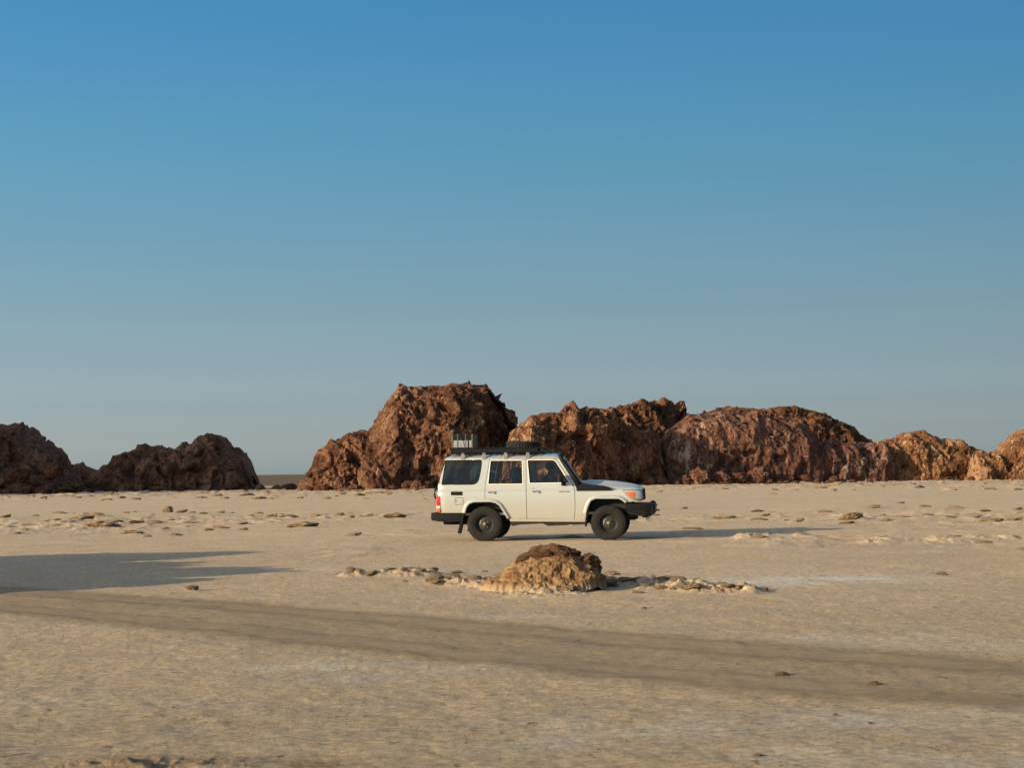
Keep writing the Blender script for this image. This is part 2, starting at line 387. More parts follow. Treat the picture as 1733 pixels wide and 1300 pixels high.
# ------------------------------------------------------------------ rock outcrops
Z4 = lambda X, Y: (X * .2597, 680 + Y * .2597)
Z5 = lambda X, Y: (480 + X * .2424, 620 + Y * .2424)
Z6 = lambda X, Y: (860 + X * .2539, 650 + Y * .2538)
Z7 = lambda X, Y: (1280 + X * .2614, 660 + Y * .2614)
def outcrop(name, label, sil, depth, tf, tb, mat, seed, res=.11, amp=1.0, dy=None, b=.55, blocks=1.0, sink=.5, hpow=.5, flute=0., group='rock outcrops along the plain'):
    """sil: photograph outline of the crest; depth of the front foot (number or two ends); tf, tb: how far the crest lies behind
    the foot, and the back foot behind the crest; dy: how much the face recedes along the outcrop"""
    px = np.array([p[0] for p in sil], float); py = np.array([p[1] for p in sil], float)
    d0, d1 = depth if isinstance(depth, tuple) else (depth, depth)
    dd = d0 + (d1 - d0) * (px - px[0]) / (px[-1] - px[0])
    W = [dp(a, c, e + tf) for a, c, e in zip(px, py, dd)]
    wx = np.array([p.x for p in W]); wz = np.maximum(np.array([p.z for p in W]), .05)
    nx = int((wx[-1] - wx[0]) / res)
    xs = np.linspace(wx[0], wx[-1], nx); H = np.interp(xs, wx, wz); D = np.interp(xs, wx, dd)
    DY = np.zeros(nx) if dy is None else np.interp(xs, np.interp([q[0] for q in dy], px, wx), [q[1] for q in dy])
    Hm = H.max(); sc = np.clip(H / Hm, .02, 1) ** hpow
    ends = np.minimum(1, np.minimum(np.arange(nx), np.arange(nx)[::-1]) / (1.2 / res)); ends = np.sqrt(np.clip(ends, 0, 1))
    H = H * (.25 + .75 * ends); sc = sc * (.2 + .8 * ends)
    arc_f = int((Hm + tf) / res * 1.15); arc_b = int((Hm + tb) / res * .45)
    th = np.concatenate([np.linspace(0, math.pi/2, arc_f), np.linspace(math.pi/2, math.pi, arc_b)[1:]])
    nv_ = len(th)
    cc, ss = np.cos(th), np.abs(np.sin(th))
    yy = np.where(cc >= 0, -tf * np.abs(cc) ** 1.25, tb * np.abs(cc) ** 1.2)
    x = np.repeat(xs, nv_); Hc = np.repeat(H, nv_); s_ = np.repeat(sc, nv_)
    ssr = np.tile(ss ** b, nx); yr = np.tile(yy, nx)
    y = np.repeat(D + tf, nv_) + yr * s_ + np.repeat(DY, nv_) * (np.tile(cc, nx) > -.2) * .9
    z = -sink + (Hc + sink) * ssr
    V = np.stack([x, y, z], 1)
    def normals(V):
        G = V.reshape(nx, nv_, 3); du = np.gradient(G, axis=0); dv = np.gradient(G, axis=1)
        n = np.cross(du, dv).reshape(-1, 3); n /= np.linalg.norm(n, axis=1)[:, None] + 1e-9
        return -n if n[(nx // 2) * nv_ + nv_ // 4, 1] > 0 else n
    n = normals(V); p = V.copy()
    pw = p + .9 * np.stack([fbm(p / 3.1, 3, seed + 70), fbm(p / 3.1, 3, seed + 71), fbm(p / 3.1, 3, seed + 72)], 1)
    a = amp * np.minimum(1, Hc / 2.5 + .15) * (.35 + .65 * np.repeat(ends, nv_))
    disp = 1.15 * fbm(pw / np.array([4.2, 4.2, 6.0]), 3, seed) + .85 * ridged(pw / np.array([2.3, 2.3, 3.8]), 6, seed + 5, .6)
    f1, f2, cid = worley(pw / np.array([2.6, 2.6, 2.0]), seed + 9)
    disp += blocks * ((cid - .5) * .50 * sm(0, .22, f2 - f1) - .30 * (1 - sm(0, .10, f2 - f1)) * sm(-.1, .25, fbm(p / 4, 2, seed + 41)))
    f1, f2, cid = worley(pw / .8, seed + 19)
    bmk = sm(-.05, .3, fbm(p / 3, 2, seed + 43))
    disp += blocks * bmk * ((cid - .5) * .22 * sm(0, .25, f2 - f1) - .12 * (1 - sm(0, .15, f2 - f1)))
    disp += .50 * fbm(pw / np.array([1.0, 1.0, 1.3]), 5, seed + 25, .66) + .10 * ridged(p / .25, 3, seed + 29)
    hole = sm(.28, .5, fbm(pw / 1.6, 3, seed + 51)); disp -= .9 * hole
    disp = np.clip(disp - disp.mean(), -2.2, 1.1)
    if flute: disp += flute * ridged(pw / np.array([1.3, 1.3, 7]), 3, seed + 33)
    top = np.tile(1 - sm(.82, 1.0, ss), nx) * .58 + .42     # keep the crest close to the traced outline
    k = np.where(n[:, 2] > .3, top, 1)
    V = V + n * (a * disp * k)[:, None]
    bx = np.arange(wx[0] - 2.5, wx[-1] + 2.5, .3); ker = np.ones(5) / 5
    for it in range(2):
        E = np.full(len(bx), .3); np.maximum.at(E, np.clip(((V[:, 0] - bx[0]) / .3).astype(int), 0, len(bx) - 1), V[:, 2])
        Es = np.convolve(np.pad(E, 2, mode='edge'), ker, 'valid'); T_ = np.interp(bx, wx, wz); T_ = np.where((bx < wx[0]) | (bx > wx[-1]), .15, T_)
        ratio = np.clip(T_ / Es, .25, 1.18); rr = np.interp(V[:, 0], bx + .15, ratio)
        V[:, 2] = np.where(V[:, 2] > 0, V[:, 2] * rr, V[:, 2])
    o0 = Vector((float(xs.mean()), float(D.mean()), 0))
    V = V - np.array([o0.x, o0.y, 0])
    me = grid_mesh(name, V, nx, nv_)
    o = link(name, me, mat, smooth=True); o.location = o0
    me.set_sharp_from_angle(angle=R(50))
    tag(o, label, 'rock', group)
    return o
def zz(f, pts): return [f(*p) for p in pts]

outcrop('rock_outcrop', 'dark shaded rock outcrop at the left edge of the photo sloping down to the right',
    [(-110, 760), (-60, 730), (-20, 716)] + zz(Z4, [(0, 145), (90, 138), (150, 150), (190, 205), (270, 262), (370, 325), (400, 385), (515, 410), (525, 440), (580, 520), (620, 600)]),
    (160, 168), 7, 8, ROCK_SHADE, 11, blocks=1.2)
outcrop('rock_outcrop', 'low dark shaded rock outcrop with a rounded peak left of the gap to the horizon',
    zz(Z4, [(500, 590), (540, 440), (580, 430), (640, 437), (740, 400), (770, 355), (880, 310), (950, 275), (1020, 282), (1060, 295), (1130, 297), (1190, 262), (1240, 262), (1290, 215), (1350, 203), (1420, 225), (1480, 280), (1530, 305), (1590, 350), (1610, 420), (1640, 480), (1655, 530), (1680, 590)]),
    (171, 178), 6, 7, ROCK_SHADE, 23)
outcrop('rock_outcrop', 'tallest red brown rock outcrop with a flat top rising behind the rear of the vehicle',
    zz(Z5, [(60, 850), (100, 800), (180, 725), (240, 600), (340, 515), (430, 470), (590, 430), (660, 350), (710, 270), (770, 180), (820, 132), (900, 140), (1100, 130), (1200, 115), (1270, 103), (1400, 120), (1460, 170), (1530, 240), (1610, 350), (1640, 410), (1680, 560), (1710, 800)]),
    (158, 161), 7, 8, ROCK, 37, dy=[(500, 0), (690, 0), (770, 0), (860, 6.5), (900, 8)], b=.6, flute=.25)
outcrop('rock_outcrop', 'broken red brown rock outcrop with tangled pale streaks behind the bonnet of the vehicle',
    zz(Z6, [(-60, 560), (0, 330), (60, 270), (150, 205), (330, 180), (370, 140), (420, 118), (470, 150), (600, 162), (690, 172), (740, 255), (870, 300), (940, 308), (1000, 420), (1040, 620)]),
    (158, 171), 5, 8, ROCK_STREAK, 49, b=.42, flute=.35, blocks=.7)
outcrop('rock_outcrop', 'dark ridge of rock rising behind the lit outcrops in the middle of the cliff line',
    zz(Z6, [(540, 420), (600, 230), (660, 160), (740, 145), (800, 130), (880, 100), (940, 112), (1030, 95), (1080, 110), (1110, 125), (1140, 114), (1170, 125), (1188, 190), (1230, 300), (1260, 500)]),
    (190, 200), 6, 7, ROCK_BROWN, 57, b=.5)
outcrop('rock_outcrop', 'wide purplish red cracked cliff of rock right of the vehicle',
    zz(Z6, [(960, 640), (1000, 400), (1060, 300), (1120, 252), (1190, 205), (1310, 190), (1390, 175), (1460, 172), (1640, 185)]) + zz(Z7, [(0, 165), (140, 172), (230, 195), (320, 240), (390, 318), (470, 328), (600, 345), (735, 345), (800, 350), (860, 420), (900, 560)]),
    (172, 181), 4.5, 9, ROCK_PURPLE, 63, b=.36, blocks=.8, amp=.55)
outcrop('rock_outcrop', 'dark rounded summit of rock standing behind the wide purplish cliff',
    zz(Z6, [(1230, 500), (1300, 195), (1380, 160), (1460, 148), (1640, 160)]) + zz(Z7, [(0, 122), (60, 120), (150, 105), (240, 105), (330, 128), (420, 150), (520, 195), (610, 235), (680, 290), (735, 335), (800, 480)]),
    (200, 205), 7, 8, ROCK_BROWN, 71, b=.55)
outcrop('rock_outcrop', 'lower orange rock outcrop blotched with pale salt toward the right of the cliff line',
    zz(Z7, [(420, 600), (480, 420), (600, 345), (735, 338), (880, 312), (960, 275), (1070, 260), (1150, 285), (1300, 330), (1420, 385), (1480, 402), (1560, 398), (1660, 400), (1733, 440), (1780, 600)]),
    (182, 187), 4, 7, ROCK_PALE, 83, b=.42, blocks=.7, flute=.2, amp=.8)
outcrop('rock_outcrop', 'pale orange rock outcrop cut off by the right edge of the photo',
    zz(Z7, [(1330, 600), (1370, 420), (1480, 404), (1550, 395), (1600, 340), (1640, 310), (1733, 250)]) + [(1765, 715), (1800, 712), (1840, 740), (1880, 800)],
    (181, 188), 5, 7, ROCK_PALE, 91, b=.45, blocks=.9, amp=.8)
outcrop('rock_outcrop', 'low dark rubble ridge lying in the gap to the horizon', zz(lambda X, Y: (360 + X * .1154, 740 + Y * .1154),
    [(580, 790), (620, 705), (680, 690), (740, 720), (790, 750), (850, 725), (920, 700), (990, 705), (1060, 690), (1150, 685), (1230, 700), (1300, 780)]), 168, 1.2, 1.5, ROCK_BROWN, 97, res=.07, amp=.35)
# two masses outside the left edge of the picture, known from the shade they throw
def hump(name, label, c, rx, ry, h, mat, seed, n=110):
    th = np.linspace(0, 2 * math.pi, n, endpoint=False); ph = np.linspace(0, math.pi/2, n // 2)
    a, bq = np.meshgrid(th, ph, indexing='ij'); a = a.ravel(); bq = bq.ravel()
    V = np.stack([np.cos(a) * np.cos(bq) ** .7 * rx, np.sin(a) * np.cos(bq) ** .7 * ry, np.sin(bq) ** .8 * h - .3], 1)
    nn = V / (np.linalg.norm(V, axis=1)[:, None] + 1e-6)
    L = min(rx, ry, h)
    V = V + nn * (L * (.28 * fbm(V / L * 1.3, 4, seed) + .10 * ridged(V / L * 3.5, 4, seed + 7)))[:, None]
    me = grid_mesh(name, V, n, n // 2, wrap_u=True); o = link(name, me, mat, smooth=True); o.location = c
    me.set_sharp_from_angle(angle=R(40)); tag(o, label, 'rock', 'rock outcrops along the plain'); return o
def sunxy(a, p): return (.84 * a - .54 * p, .54 * a + .84 * p, 0)      # a along the sun's direction, p across it
hump('rock_outcrop', 'large rock hill beyond the left edge that shades the left outcrops', sunxy(0, 167), 17, 17, 24, ROCK_BROWN, 5)
hump('rock_outcrop', 'nearby rock outcrop beyond the left edge throwing the lower finger of shade', sunxy(-1.2, 26.2), 2.3, 2.0, 3.4, ROCK_BROWN, 15)
hump('rock_outcrop', 'nearby broad rock outcrop beyond the left edge throwing the wide shade', sunxy(-1.6, 31.4), 3.2, 3.0, 3.45, ROCK_BROWN, 25)
hump('rock_outcrop', 'nearby low rock beyond the left edge nearest the camera', sunxy(-1.0, 24.2), 1.9, 1.7, 2.65, ROCK_BROWN, 35)
hump('rock_outcrop', 'nearby rounded rock beyond the left edge between the two shading outcrops', sunxy(-1.4, 28.8), 2.2, 2.2, 3.2, ROCK_BROWN, 45)

# ------------------------------------------------------------------ boulders and stones
def stone_mesh(name, seed, n=20, sx=1, sy=1, sz=1, rough=.3, sub=4, skew=0.):
    bm = bmesh.new(); bmesh.ops.create_icosphere(bm, subdivisions=sub, radius=1)
    V = np.array([v.co[:] for v in bm.verts]); nn = V.copy()
    f1, f2, cid = worley(V * 1.25 + seed, seed)
    r = 1 + rough * fbm(V * 1.3 + seed * 3.1, 4, seed, .65) + .22 * (cid - .5) * sm(0, .3, f2 - f1) - .10 * (1 - sm(0, .2, f2 - f1)) + .20 * ridged(V * 2.6 + seed, 5, seed + 3, .68)
    V = nn * r[:, None]
    V[:, 0] += skew * V[:, 2] - skew * .5 * V[:, 2] ** 2; V[:, 2] = np.minimum(V[:, 2], .55 + .25 * V[:, 2]) if skew else V[:, 2]
    V = V * np.array([sx, sy, sz])
    for v, c in zip(bm.verts, V): v.co = c
    me = bpy.data.meshes.new(name); bm.to_mesh(me); bm.free()
    for p in me.polygons: p.use_smooth = True
    me.set_sharp_from_angle(angle=R(38))
    return me
ORD = 'leftmost second third fourth fifth sixth seventh eighth ninth tenth eleventh twelfth thirteenth fourteenth fifteenth sixteenth seventeenth eighteenth nineteenth twentieth'.split()
def ordinals(items, text):                      # items: (x, object); text with {} for the place in its row
    for k_, (x_, o_) in enumerate(sorted(items, key=lambda q: q[0])):
        o_['label'] = text.format(ORD[k_] if k_ == 0 else ORD[k_] + ' from left') if k_ < len(ORD) else text.format('far right')
def hz(x, y): return float(height(np.array([x]), np.array([y]))[0])
B = [stone_mesh('boulder', 100 + i, sz=.75 + .1 * i) for i in range(5)]
for i, m_ in enumerate(B): m_.materials.append([ROCK, ROCK_PURPLE, ROCK_BROWN, ROCK_PURPLE, ROCK][i])
def put(name, me, x, y, sc, rz, label, cat, group, sq=(1, 1, 1), sink=.25, z=None):
    o = bpy.data.objects.new(name, me); C.objects.link(o)
    o.location = (x, y, (hz(x, y) if z is None else z) + sc * sq[2] * (.7 - sink)); o.scale = (sc * sq[0], sc * sq[1], sc * sq[2]); o.rotation_euler = (random.uniform(-.2, .2), random.uniform(-.2, .2), rz)
    return tag(o, label, cat, group)
# boulders at the foot of the cliffs right of the vehicle (px, py of foot, width px)
OB = []
bl = [(1098, 818, 20, .9), (1119, 818, 24, .8), (1142, 817, 16, .7), (1158, 817, 26, .7), (1188, 817, 26, .7), (1180, 806, 40, 1.0), (1222, 814, 36, .8), (1248, 816, 30, .8), (1284, 816, 40, .8), (1300, 815, 18, .7), (1318, 814, 14, 1.0), (1337, 812, 16, 1.2), (1362, 813, 26, .6), (1412, 812, 16, .7)]
for i, (a, bb, wd, q) in enumerate(bl):
    p = dp(a, bb, 170); x, y = p.x, 168.5 + (a - 1098) * .033
    sc = wd / F * 170 / 2 * 1.1
    OB.append((a, put('boulder', B[i % 5], x * y / 170, y, sc, i * 1.3, 'reddish boulder lying at the foot of the cliff right of the vehicle', 'boulder', 'boulders at the cliff foot right of the vehicle', (1, .9, q), .25)))
ordinals(OB, 'reddish boulder at the cliff foot right of the vehicle, {} in the row')
OB = []
bl = [(545, 826, 22, .6), (575, 825, 26, 1.0), (632, 825, 50, 1.15), (598, 826, 20, .8), (664, 827, 16, .8), (690, 826, 22, .9), (706, 826, 18, 1.1), (720, 826, 20, .7), (520, 826, 16, .6)]
for i, (a, bb, wd, q) in enumerate(bl):
    p = dp(a, bb, 155); sc = wd / F * 161 / 2 * 1.05
    o = put('boulder', B[(i + 2) % 5], p.x, 155 + (i % 3) * .5, sc, i * 2.1, 'red brown boulder at the foot of the tallest outcrop' if i != 2 else 'biggest rounded boulder at the foot of the tallest outcrop', 'boulder', 'boulders at the foot of the tallest outcrop', (1, .9, q), .25)
    if i != 2: OB.append((a, o))
ordinals(OB, 'smaller red brown boulder at the foot of the tallest outcrop, {}')
OB = []
bl = [(30, 842, 52, .5), (8, 812, 50, .6), (75, 800, 40, .7), (75, 828, 44, .5), (110, 832, 50, .3)]
for i, (a, bb, wd, q) in enumerate(bl):
    p = dp(a, bb, 156.5); sc = wd / F * 147 / 2
    o = put('boulder', B[2], p.x, 156.5 + (0 if bb > 825 else 3.5), sc, i * 2.7, 'dark brown boulder in the shade below the outcrop at the left edge', 'boulder', 'boulders below the left edge outcrop', (1, .8, q), .3, z=p.z if bb < 825 else None); OB.append((a, o))
ordinals(OB, 'dark brown boulder in the shade below the left edge outcrop, {}')

rs = random.Random(21)
for (a0, a1, d_, n_, nm, off) in ((30, 430, 168, 26, 'the shaded left outcrops', 840), (505, 880, 157, 34, 'the tallest outcrop', 828), (1060, 1470, 170, 34, 'the wide purplish cliff', 817), (1470, 1730, 180, 20, 'the pale orange outcrops', 812)):
    for i in range(n_):
        a = rs.uniform(a0, a1); dd = d_ + rs.uniform(-2.6, 1.0) + (0 if a0 < 1000 else 0); x = (a - 866.5) / F * dd
        if a0 == 30: dd = 159 + (a - 30) / 400 * 12 + rs.uniform(-2, .5); x = (a - 866.5) / F * dd
        mi = {30: 2, 505: 0, 1060: 1, 1470: 4}[a0]
        put('rock_chunk', B[mi], x, dd, rs.uniform(.10, .42), rs.uniform(0, 6), 'small chunk of fallen rock at the foot of ' + nm, 'rock', 'fallen chunks at the foot of ' + nm, (1.1, .9, rs.uniform(.5, .9)), .25)
def crust_mat(name, a, b_):
    t = NT(name); o = t.obj(); t.b.inputs['Roughness'].default_value = .93; t.b.inputs['Specular IOR Level'].default_value = .12
    c = t.ramp(t.noise(o, 2.2, 7, .7), [(.3, a), (.7, b_)]); c = t.mix(.6, c, t.ramp(t.noise(o, 9, 5, .8), [(.32, .55), (.66, 1.2)]), 'MULTIPLY')
    t.link(c, t.b.inputs['Base Color']); t.link(t.bump(t.noise(o, 5, 8, .75), .10), t.b.inputs['Normal']); return t.m
STONE = crust_mat('crust stone', (.33, .24, .155), (.47, .36, .245))
STONE_D = crust_mat('dark crust stone', (.22, .145, .09), (.42, .31, .20))
SM = [stone_mesh('stone', 200 + i, sub=4, rough=.6, skew=.55) for i in range(6)]
for i, m_ in enumerate(SM): m_.materials.append(STONE if i % 3 else STONE_D)
k = 2.476
left = [(20,192,50),(105,220,30),(105,245,30),(190,215,45),(235,208,30),(250,172,50),(310,175,20),(350,200,80),(360,175,25),(410,184,70),(430,232,110),(530,172,25),(565,168,20),(480,212,60),(565,215,70),(655,216,60),(705,168,40),(715,203,25),(755,172,60),(805,172,30),(790,220,40),(855,175,30),(925,171,35),(925,232,60),(880,240,35),(1010,220,50),(1020,238,40),(975,170,15),(1085,173,30),(1130,185,60),(1220,188,60),(1280,230,100),(1320,184,60),(1420,183,40),(1480,262,60),(1470,190,30),(1545,188,40),(1660,192,80),(560,258,70),(620,268,40),(740,262,40),(240,230,26),(150,183,30),(70,262,34),(300,215,28),(640,180,22),(1050,186,24),(1180,176,18),(1365,176,16),(690,236,34)]
rows = {}
for i, (a, bb, wd) in enumerate(left):
    p = gp(a / k, 800 + bb / k); sc = wd / k / F * p.y / 2 * 1.0
    rows.setdefault('far row' if bb < 187 else ('middle row' if bb < 225 else 'near row'), []).append(None); o = put('stone', SM[i % 6], p.x, p.y, sc * .92, math.sin(i * 1.9) * .7, 'low rough crust stone in the scatter on the plain left of the vehicle', 'stone', 'crust stones scattered left of the vehicle', (1.1, .8, .34 if wd > 45 else .42), .35)
    rows['far row' if bb < 187 else ('middle row' if bb < 225 else 'near row')][-1] = (a, o)
for r_ in rows: ordinals(rows[r_], 'low crust stone left of the vehicle in the ' + r_ + ', {}')
k = 2.537
right = [(268,156,40),(590,168,50),(655,173,35),(610,186,60),(605,208,70),(450,198,100),(285,242,40),(330,244,50),(590,288,60),(790,276,90),(885,172,60),(1000,200,80),(975,220,60),(1080,152,80),(715,208,30),(760,216,50),(1125,188,30),(1150,212,60),(1215,192,60),(1200,135,40),(1310,148,60),(1435,156,70),(1320,186,50),(1410,196,60),(1510,196,80),(1560,172,70),(1590,216,90),(1680,212,80),(1700,160,60),(1725,180,40),(1720,336,50),(1110,300,40),(1120,290,50),(1560,308,70),(1420,292,80),(1375,434,40),(100,580,20),(150,183,40),(655,93,30)]
rows = {}
for i, (a, bb, wd) in enumerate(right):
    p = gp(1050 + a / k, 800 + bb / k); sc = wd / k / F * p.y / 2 * .95
    o = put('stone', SM[(i * 5 + 1) % 6], p.x, p.y, sc * .92, math.sin(i * 2.3) * .7, 'low rough crust stone in the scatter on the plain right of the vehicle', 'stone', 'crust stones scattered right of the vehicle', (1.1, .8, .28 if wd > 55 else .36), .38)
    rows.setdefault('far row' if bb < 180 else ('middle row' if bb < 225 else 'near row'), []).append((a, o))
for r_ in rows: ordinals(rows[r_], 'low crust stone right of the vehicle in the ' + r_ + ', {}')
p = gp(1439, 881); put('stone', SM[3], p.x, p.y, .28, .4, 'dark tilted slab of crust with a thick shadow right of the vehicle shadow', 'stone', None, (1.2, .7, .55), .2)
p = gp(284, 868); put('stone', SM[0], p.x, p.y, .24, 1.4, 'small dark upright stone standing highest in the left scatter', 'stone', None, (1, .8, .75), .1)
p = gp(1117, 869); put('stone', SM[0], p.x, p.y + 4, .35, .9, 'brown flat stone lying just ahead of the front bumper', 'stone', None, (1.2, .7, .3), .3)
rs = random.Random(9)
for i in range(46):
    a = rs.uniform(380, 720); bb = rs.uniform(829, 846); p = gp(a, bb)
    put('stone', SM[i % 6], p.x, p.y, rs.uniform(.12, .32), math.sin(i), 'small stone on the crust in front of the tallest outcrop', 'stone', 'stones on the crust before the tallest outcrop', (1.3, .8, .4), .3)
for i in range(60):
    a = rs.uniform(1110, 1733); bb = rs.uniform(816, 834) - (a - 1110) * .007; p = gp(a, bb)
    put('stone', SM[i % 6], p.x, p.y, rs.uniform(.12, .34), math.sin(i), 'small stone on the crust in front of the right hand cliffs', 'stone', 'stones on the crust before the right hand cliffs', (1.3, .8, .4), .3)
for i in range(34):
    a = rs.uniform(0, 380); bb = rs.uniform(838, 850) - a * .012; p = gp(a, bb)
    put('stone', SM[i % 6], p.x, p.y, rs.uniform(.10, .28), i, 'small stone on the crust in front of the shaded left outcrops', 'stone', 'stones on the crust before the shaded left outcrops', (1.3, .8, .4), .3)

for (a, bb, wd, lb) in ((1413, 1209, 8, 'dark clod on the salt crust below the track, left of a second one'), (1473, 1223, 7, 'small dark clod lying right of another below the track'), (1323, 1145, 22, 'flat brown clod lying in the middle of the track'),
        (1480, 1160, 20, 'flat dark clod near the lower edge of the track at right'), (1091, 1028, 8, 'small clod on the plain below the crust lumps right of the mound'), (294, 1194, 7, 'tiny dark clod in the lower left foreground'),
        (290, 1150, 5, 'tiny dark pebble above another in the left foreground'), (1283, 1273, 14, 'grey clod at the bottom of the photo right of the middle'), (1592, 971, 16, 'small reddish clod alone on the plain at the right'), (325, 1001, 20, 'pale upturned flake of crust on the plain just above the track at left')):
    p = gp(a, bb); put('clod', SM[3 if 'pale' not in lb else 1], p.x, p.y, wd / F * p.y / 2, a, lb, 'clod', 'loose clods on the plain', (1.1, .9, .5), .3)
# ------------------------------------------------------------------ little rock mound in the foreground
def mound():
    c = gp(918, 998); root = empty('rock_mound', (c.x, c.y, 0)); s = c.y / F       # metres per photograph pixel here
    tag(root, 'small mound of fluted cream crust capped by dark red rock before the vehicle', 'rock')
    t = NT('fluted salt crust'); o = t.obj(); t.b.inputs['Roughness'].default_value = .9; t.b.inputs['Specular IOR Level'].default_value = .2
    n = t.noise(o, 9, 6, .6); cc = t.ramp(n, [(.3, (.14, .080, .040)), (.5, (.245, .150, .075)), (.7, (.36, .24, .125))])
    cc = t.mix(t.ramp(t.noise(o, 3.2, 5, .6), [(.52, 0), (.64, .8)]), cc, (.22, .095, .045)); 
    at = t.attr('mask'); cc = t.mix(at[0], cc, (.36, .265, .165))
    cc = t.mix(at[1], cc, (.16, .085, .045))
    cc = t.mix(.5, cc, t.ramp(t.noise(o, 60, 4, .7), [(.3, .5), (.7, 1)]), 'MULTIPLY')
    t.link(cc, t.b.inputs['Base Color']); t.link(t.bump(t.noise(o, 45, 6, .7), .012), t.b.inputs['Normal'])
    nu, nv = 420, 130
    # crest outline of the crust body in photograph pixels from the centre: (dx, height)
    ol = [(-104, 0), (-98, 14), (-84, 24), (-66, 32), (-44, 52), (-20, 62), (20, 66), (48, 62), (62, 52), (76, 42), (90, 30), (102, 10), (106, 0)]
    ox = np.array([q[0] for q in ol]) * s; oh = np.array([q[1] for q in ol]) * s
    th = np.linspace(0, 2 * math.pi, nu, endpoint=False); v = np.linspace(0, 1, nv)
    T, VV = np.meshgrid(th, v, indexing='ij'); T = T.ravel(); VV = VV.ravel()
    rx = 108 * s; ry = .72
    rr = 1 - VV
    rb = 1 + .10 * fbm(np.stack([np.cos(T) * 2, np.sin(T) * 2, 0 * T], 1), 3, 7)
    x = np.cos(T) * rx * rr * rb; y = np.sin(T) * ry * rr * rb
    hh = np.interp(x, ox, oh)
    q = 1 - np.abs(y / (ry * 1.02)) ** 2.6; z = hh * np.clip(q, 0, 1) ** 1.25
    # steepness and flutes
    p = P3(x, y, z)
    fl = ridged(np.stack([x / .045 + .6 * fbm(p / .1, 2, 3), y / .045, z / .22], 1), 3, 5)
    mid = sm(.02, .12, z) * (1 - sm(.30, .48, z))
    nx_, ny_ = np.cos(T), np.sin(T)
    dsp = .016 * fl * mid + .09 * fbm(p / .28, 4, 9) + .04 * ridged(p / .13, 3, 14) * mid + .012 * ridged(p / .04, 3, 19)
    f1, f2, cid = worley(p / .05, 3)
    kn = .014 * (1 - f1 * 1.4) * mid
    x = x + nx_ * (dsp + kn); y = y + ny_ * (dsp + kn); z = z + .05 * fbm(p / .18, 4, 29) * sm(.01, .1, z) - .035 + .014 * ridged(p / .06, 3, 39) - .10 * sm(.94, 1, rr)
    me = grid_mesh('salt_crust', P3(x, y, z), nu, nv, wrap_u=True)
    lowm = 1 - sm(.03, .13, z + .03 * fbm(p / .1, 2, 2)); drk = np.maximum(sm(.1, .6, -fl) * mid * .7, sm(.34, .50, z + .14 * fbm(p / .12, 3, 6)))
    fattr(me, 'mask', np.stack([lowm, drk, 0 * z], 1))
    ob = link('salt_crust', me, t.m, root, smooth=True)
    cap = rock_mat('dark cap rock', (.085, .042, .025), (.18, .095, .056), (.30, .175, .10), (.42, .28, .17), .7, 6.0)
    def cm(name, cx, cz, sx, sy, sz, seed, rz=0, cy=0):
        m = stone_mesh(name, seed, rough=.4, sub=5); o2 = link(name, m, cap, root, smooth=True)
        V = np.array([q.co[:] for q in m.vertices]); V = V * (1 + .06 * ridged(V * np.array([3, 3, 9]), 4, seed)[:, None]); m.vertices.foreach_set('co', V.astype(np.float32).ravel())
        o2.location = (cx * s, cy, cz * s); o2.scale = (sx * s, sy, sz * s); o2.rotation_euler = (0, rz, 0); return o2
    cm('cap_rock', 22, 52, 42, .26, 20, 301, .12)
    cm('cap_rock', -22, 50, 22, .16, 11, 303, -.25, -.03)
    cm('cap_rock', 78, 36, 19, .20, 19, 305, .5, -.03)
    return root
mound()
# crust lumps beside the mound
CR = [stone_mesh('crust_lump', 400 + i, rough=.6, sub=4, skew=.3) for i in range(4)]
for m_ in CR: m_.materials.append(STONE)
cl = [(845, 998, 40), (875, 1000, 34), (800, 990, 24), (770, 982, 30), (736, 976, 22), (712, 974, 20), (685, 972, 16), (655, 973, 26), (630, 975, 20), (745, 992, 16), (1030, 995, 34), (1060, 990, 30), (1092, 996, 26), (1120, 990, 34), (1150, 992, 28), (1180, 990, 24), (1205, 996, 26), (1172, 1002, 30), (1230, 1001, 22), (1035, 972, 26), (960, 1004, 30), (995, 1001, 30), (1080, 1003, 20), (820, 968, 12), (775, 970, 20), (1130, 980, 20), (905, 1002, 26)]
rs = random.Random(3)
for i in range(75):
    t_ = rs.choice(COLLAR[:5] + COLLAR[6:]); cl.append((None, t_[0].x + rs.gauss(0, t_[1] * .75), t_[0].y + rs.gauss(0, t_[1] * .55), rs.uniform(8, 26)))
OL = []; OR = []
for i, q_ in enumerate(cl):
    if q_[0] is None: p = Vector(q_[1:3]); wd = q_[3]
    else: (a, bb, wd) = q_; p = gp(a, bb)
    sc = wd / F * p.y / 2 * .92
    o = put('crust_lump', CR[i % 4], p.x, p.y, sc, i * 1.1, 'rough beige lump of broken salt crust beside the small rock mound', 'crust lump', 'crust lumps around the small rock mound', (1, .9, .42), .42)
    if q_[0] is not None: (OL if p.x < MOUND.x else OR).append((p.x, o))
    else: o['label'] = 'crumb of broken salt crust among the lumps %s the small rock mound' % ('left of' if p.x < MOUND.x else 'right of'); o['group'] = 'crumbs of crust around the small rock mound'
ordinals(OL, 'rough lump of broken crust on the left side of the small mound, {}')
ordinals(OR, 'rough lump of broken crust on the right side of the small mound, {}')


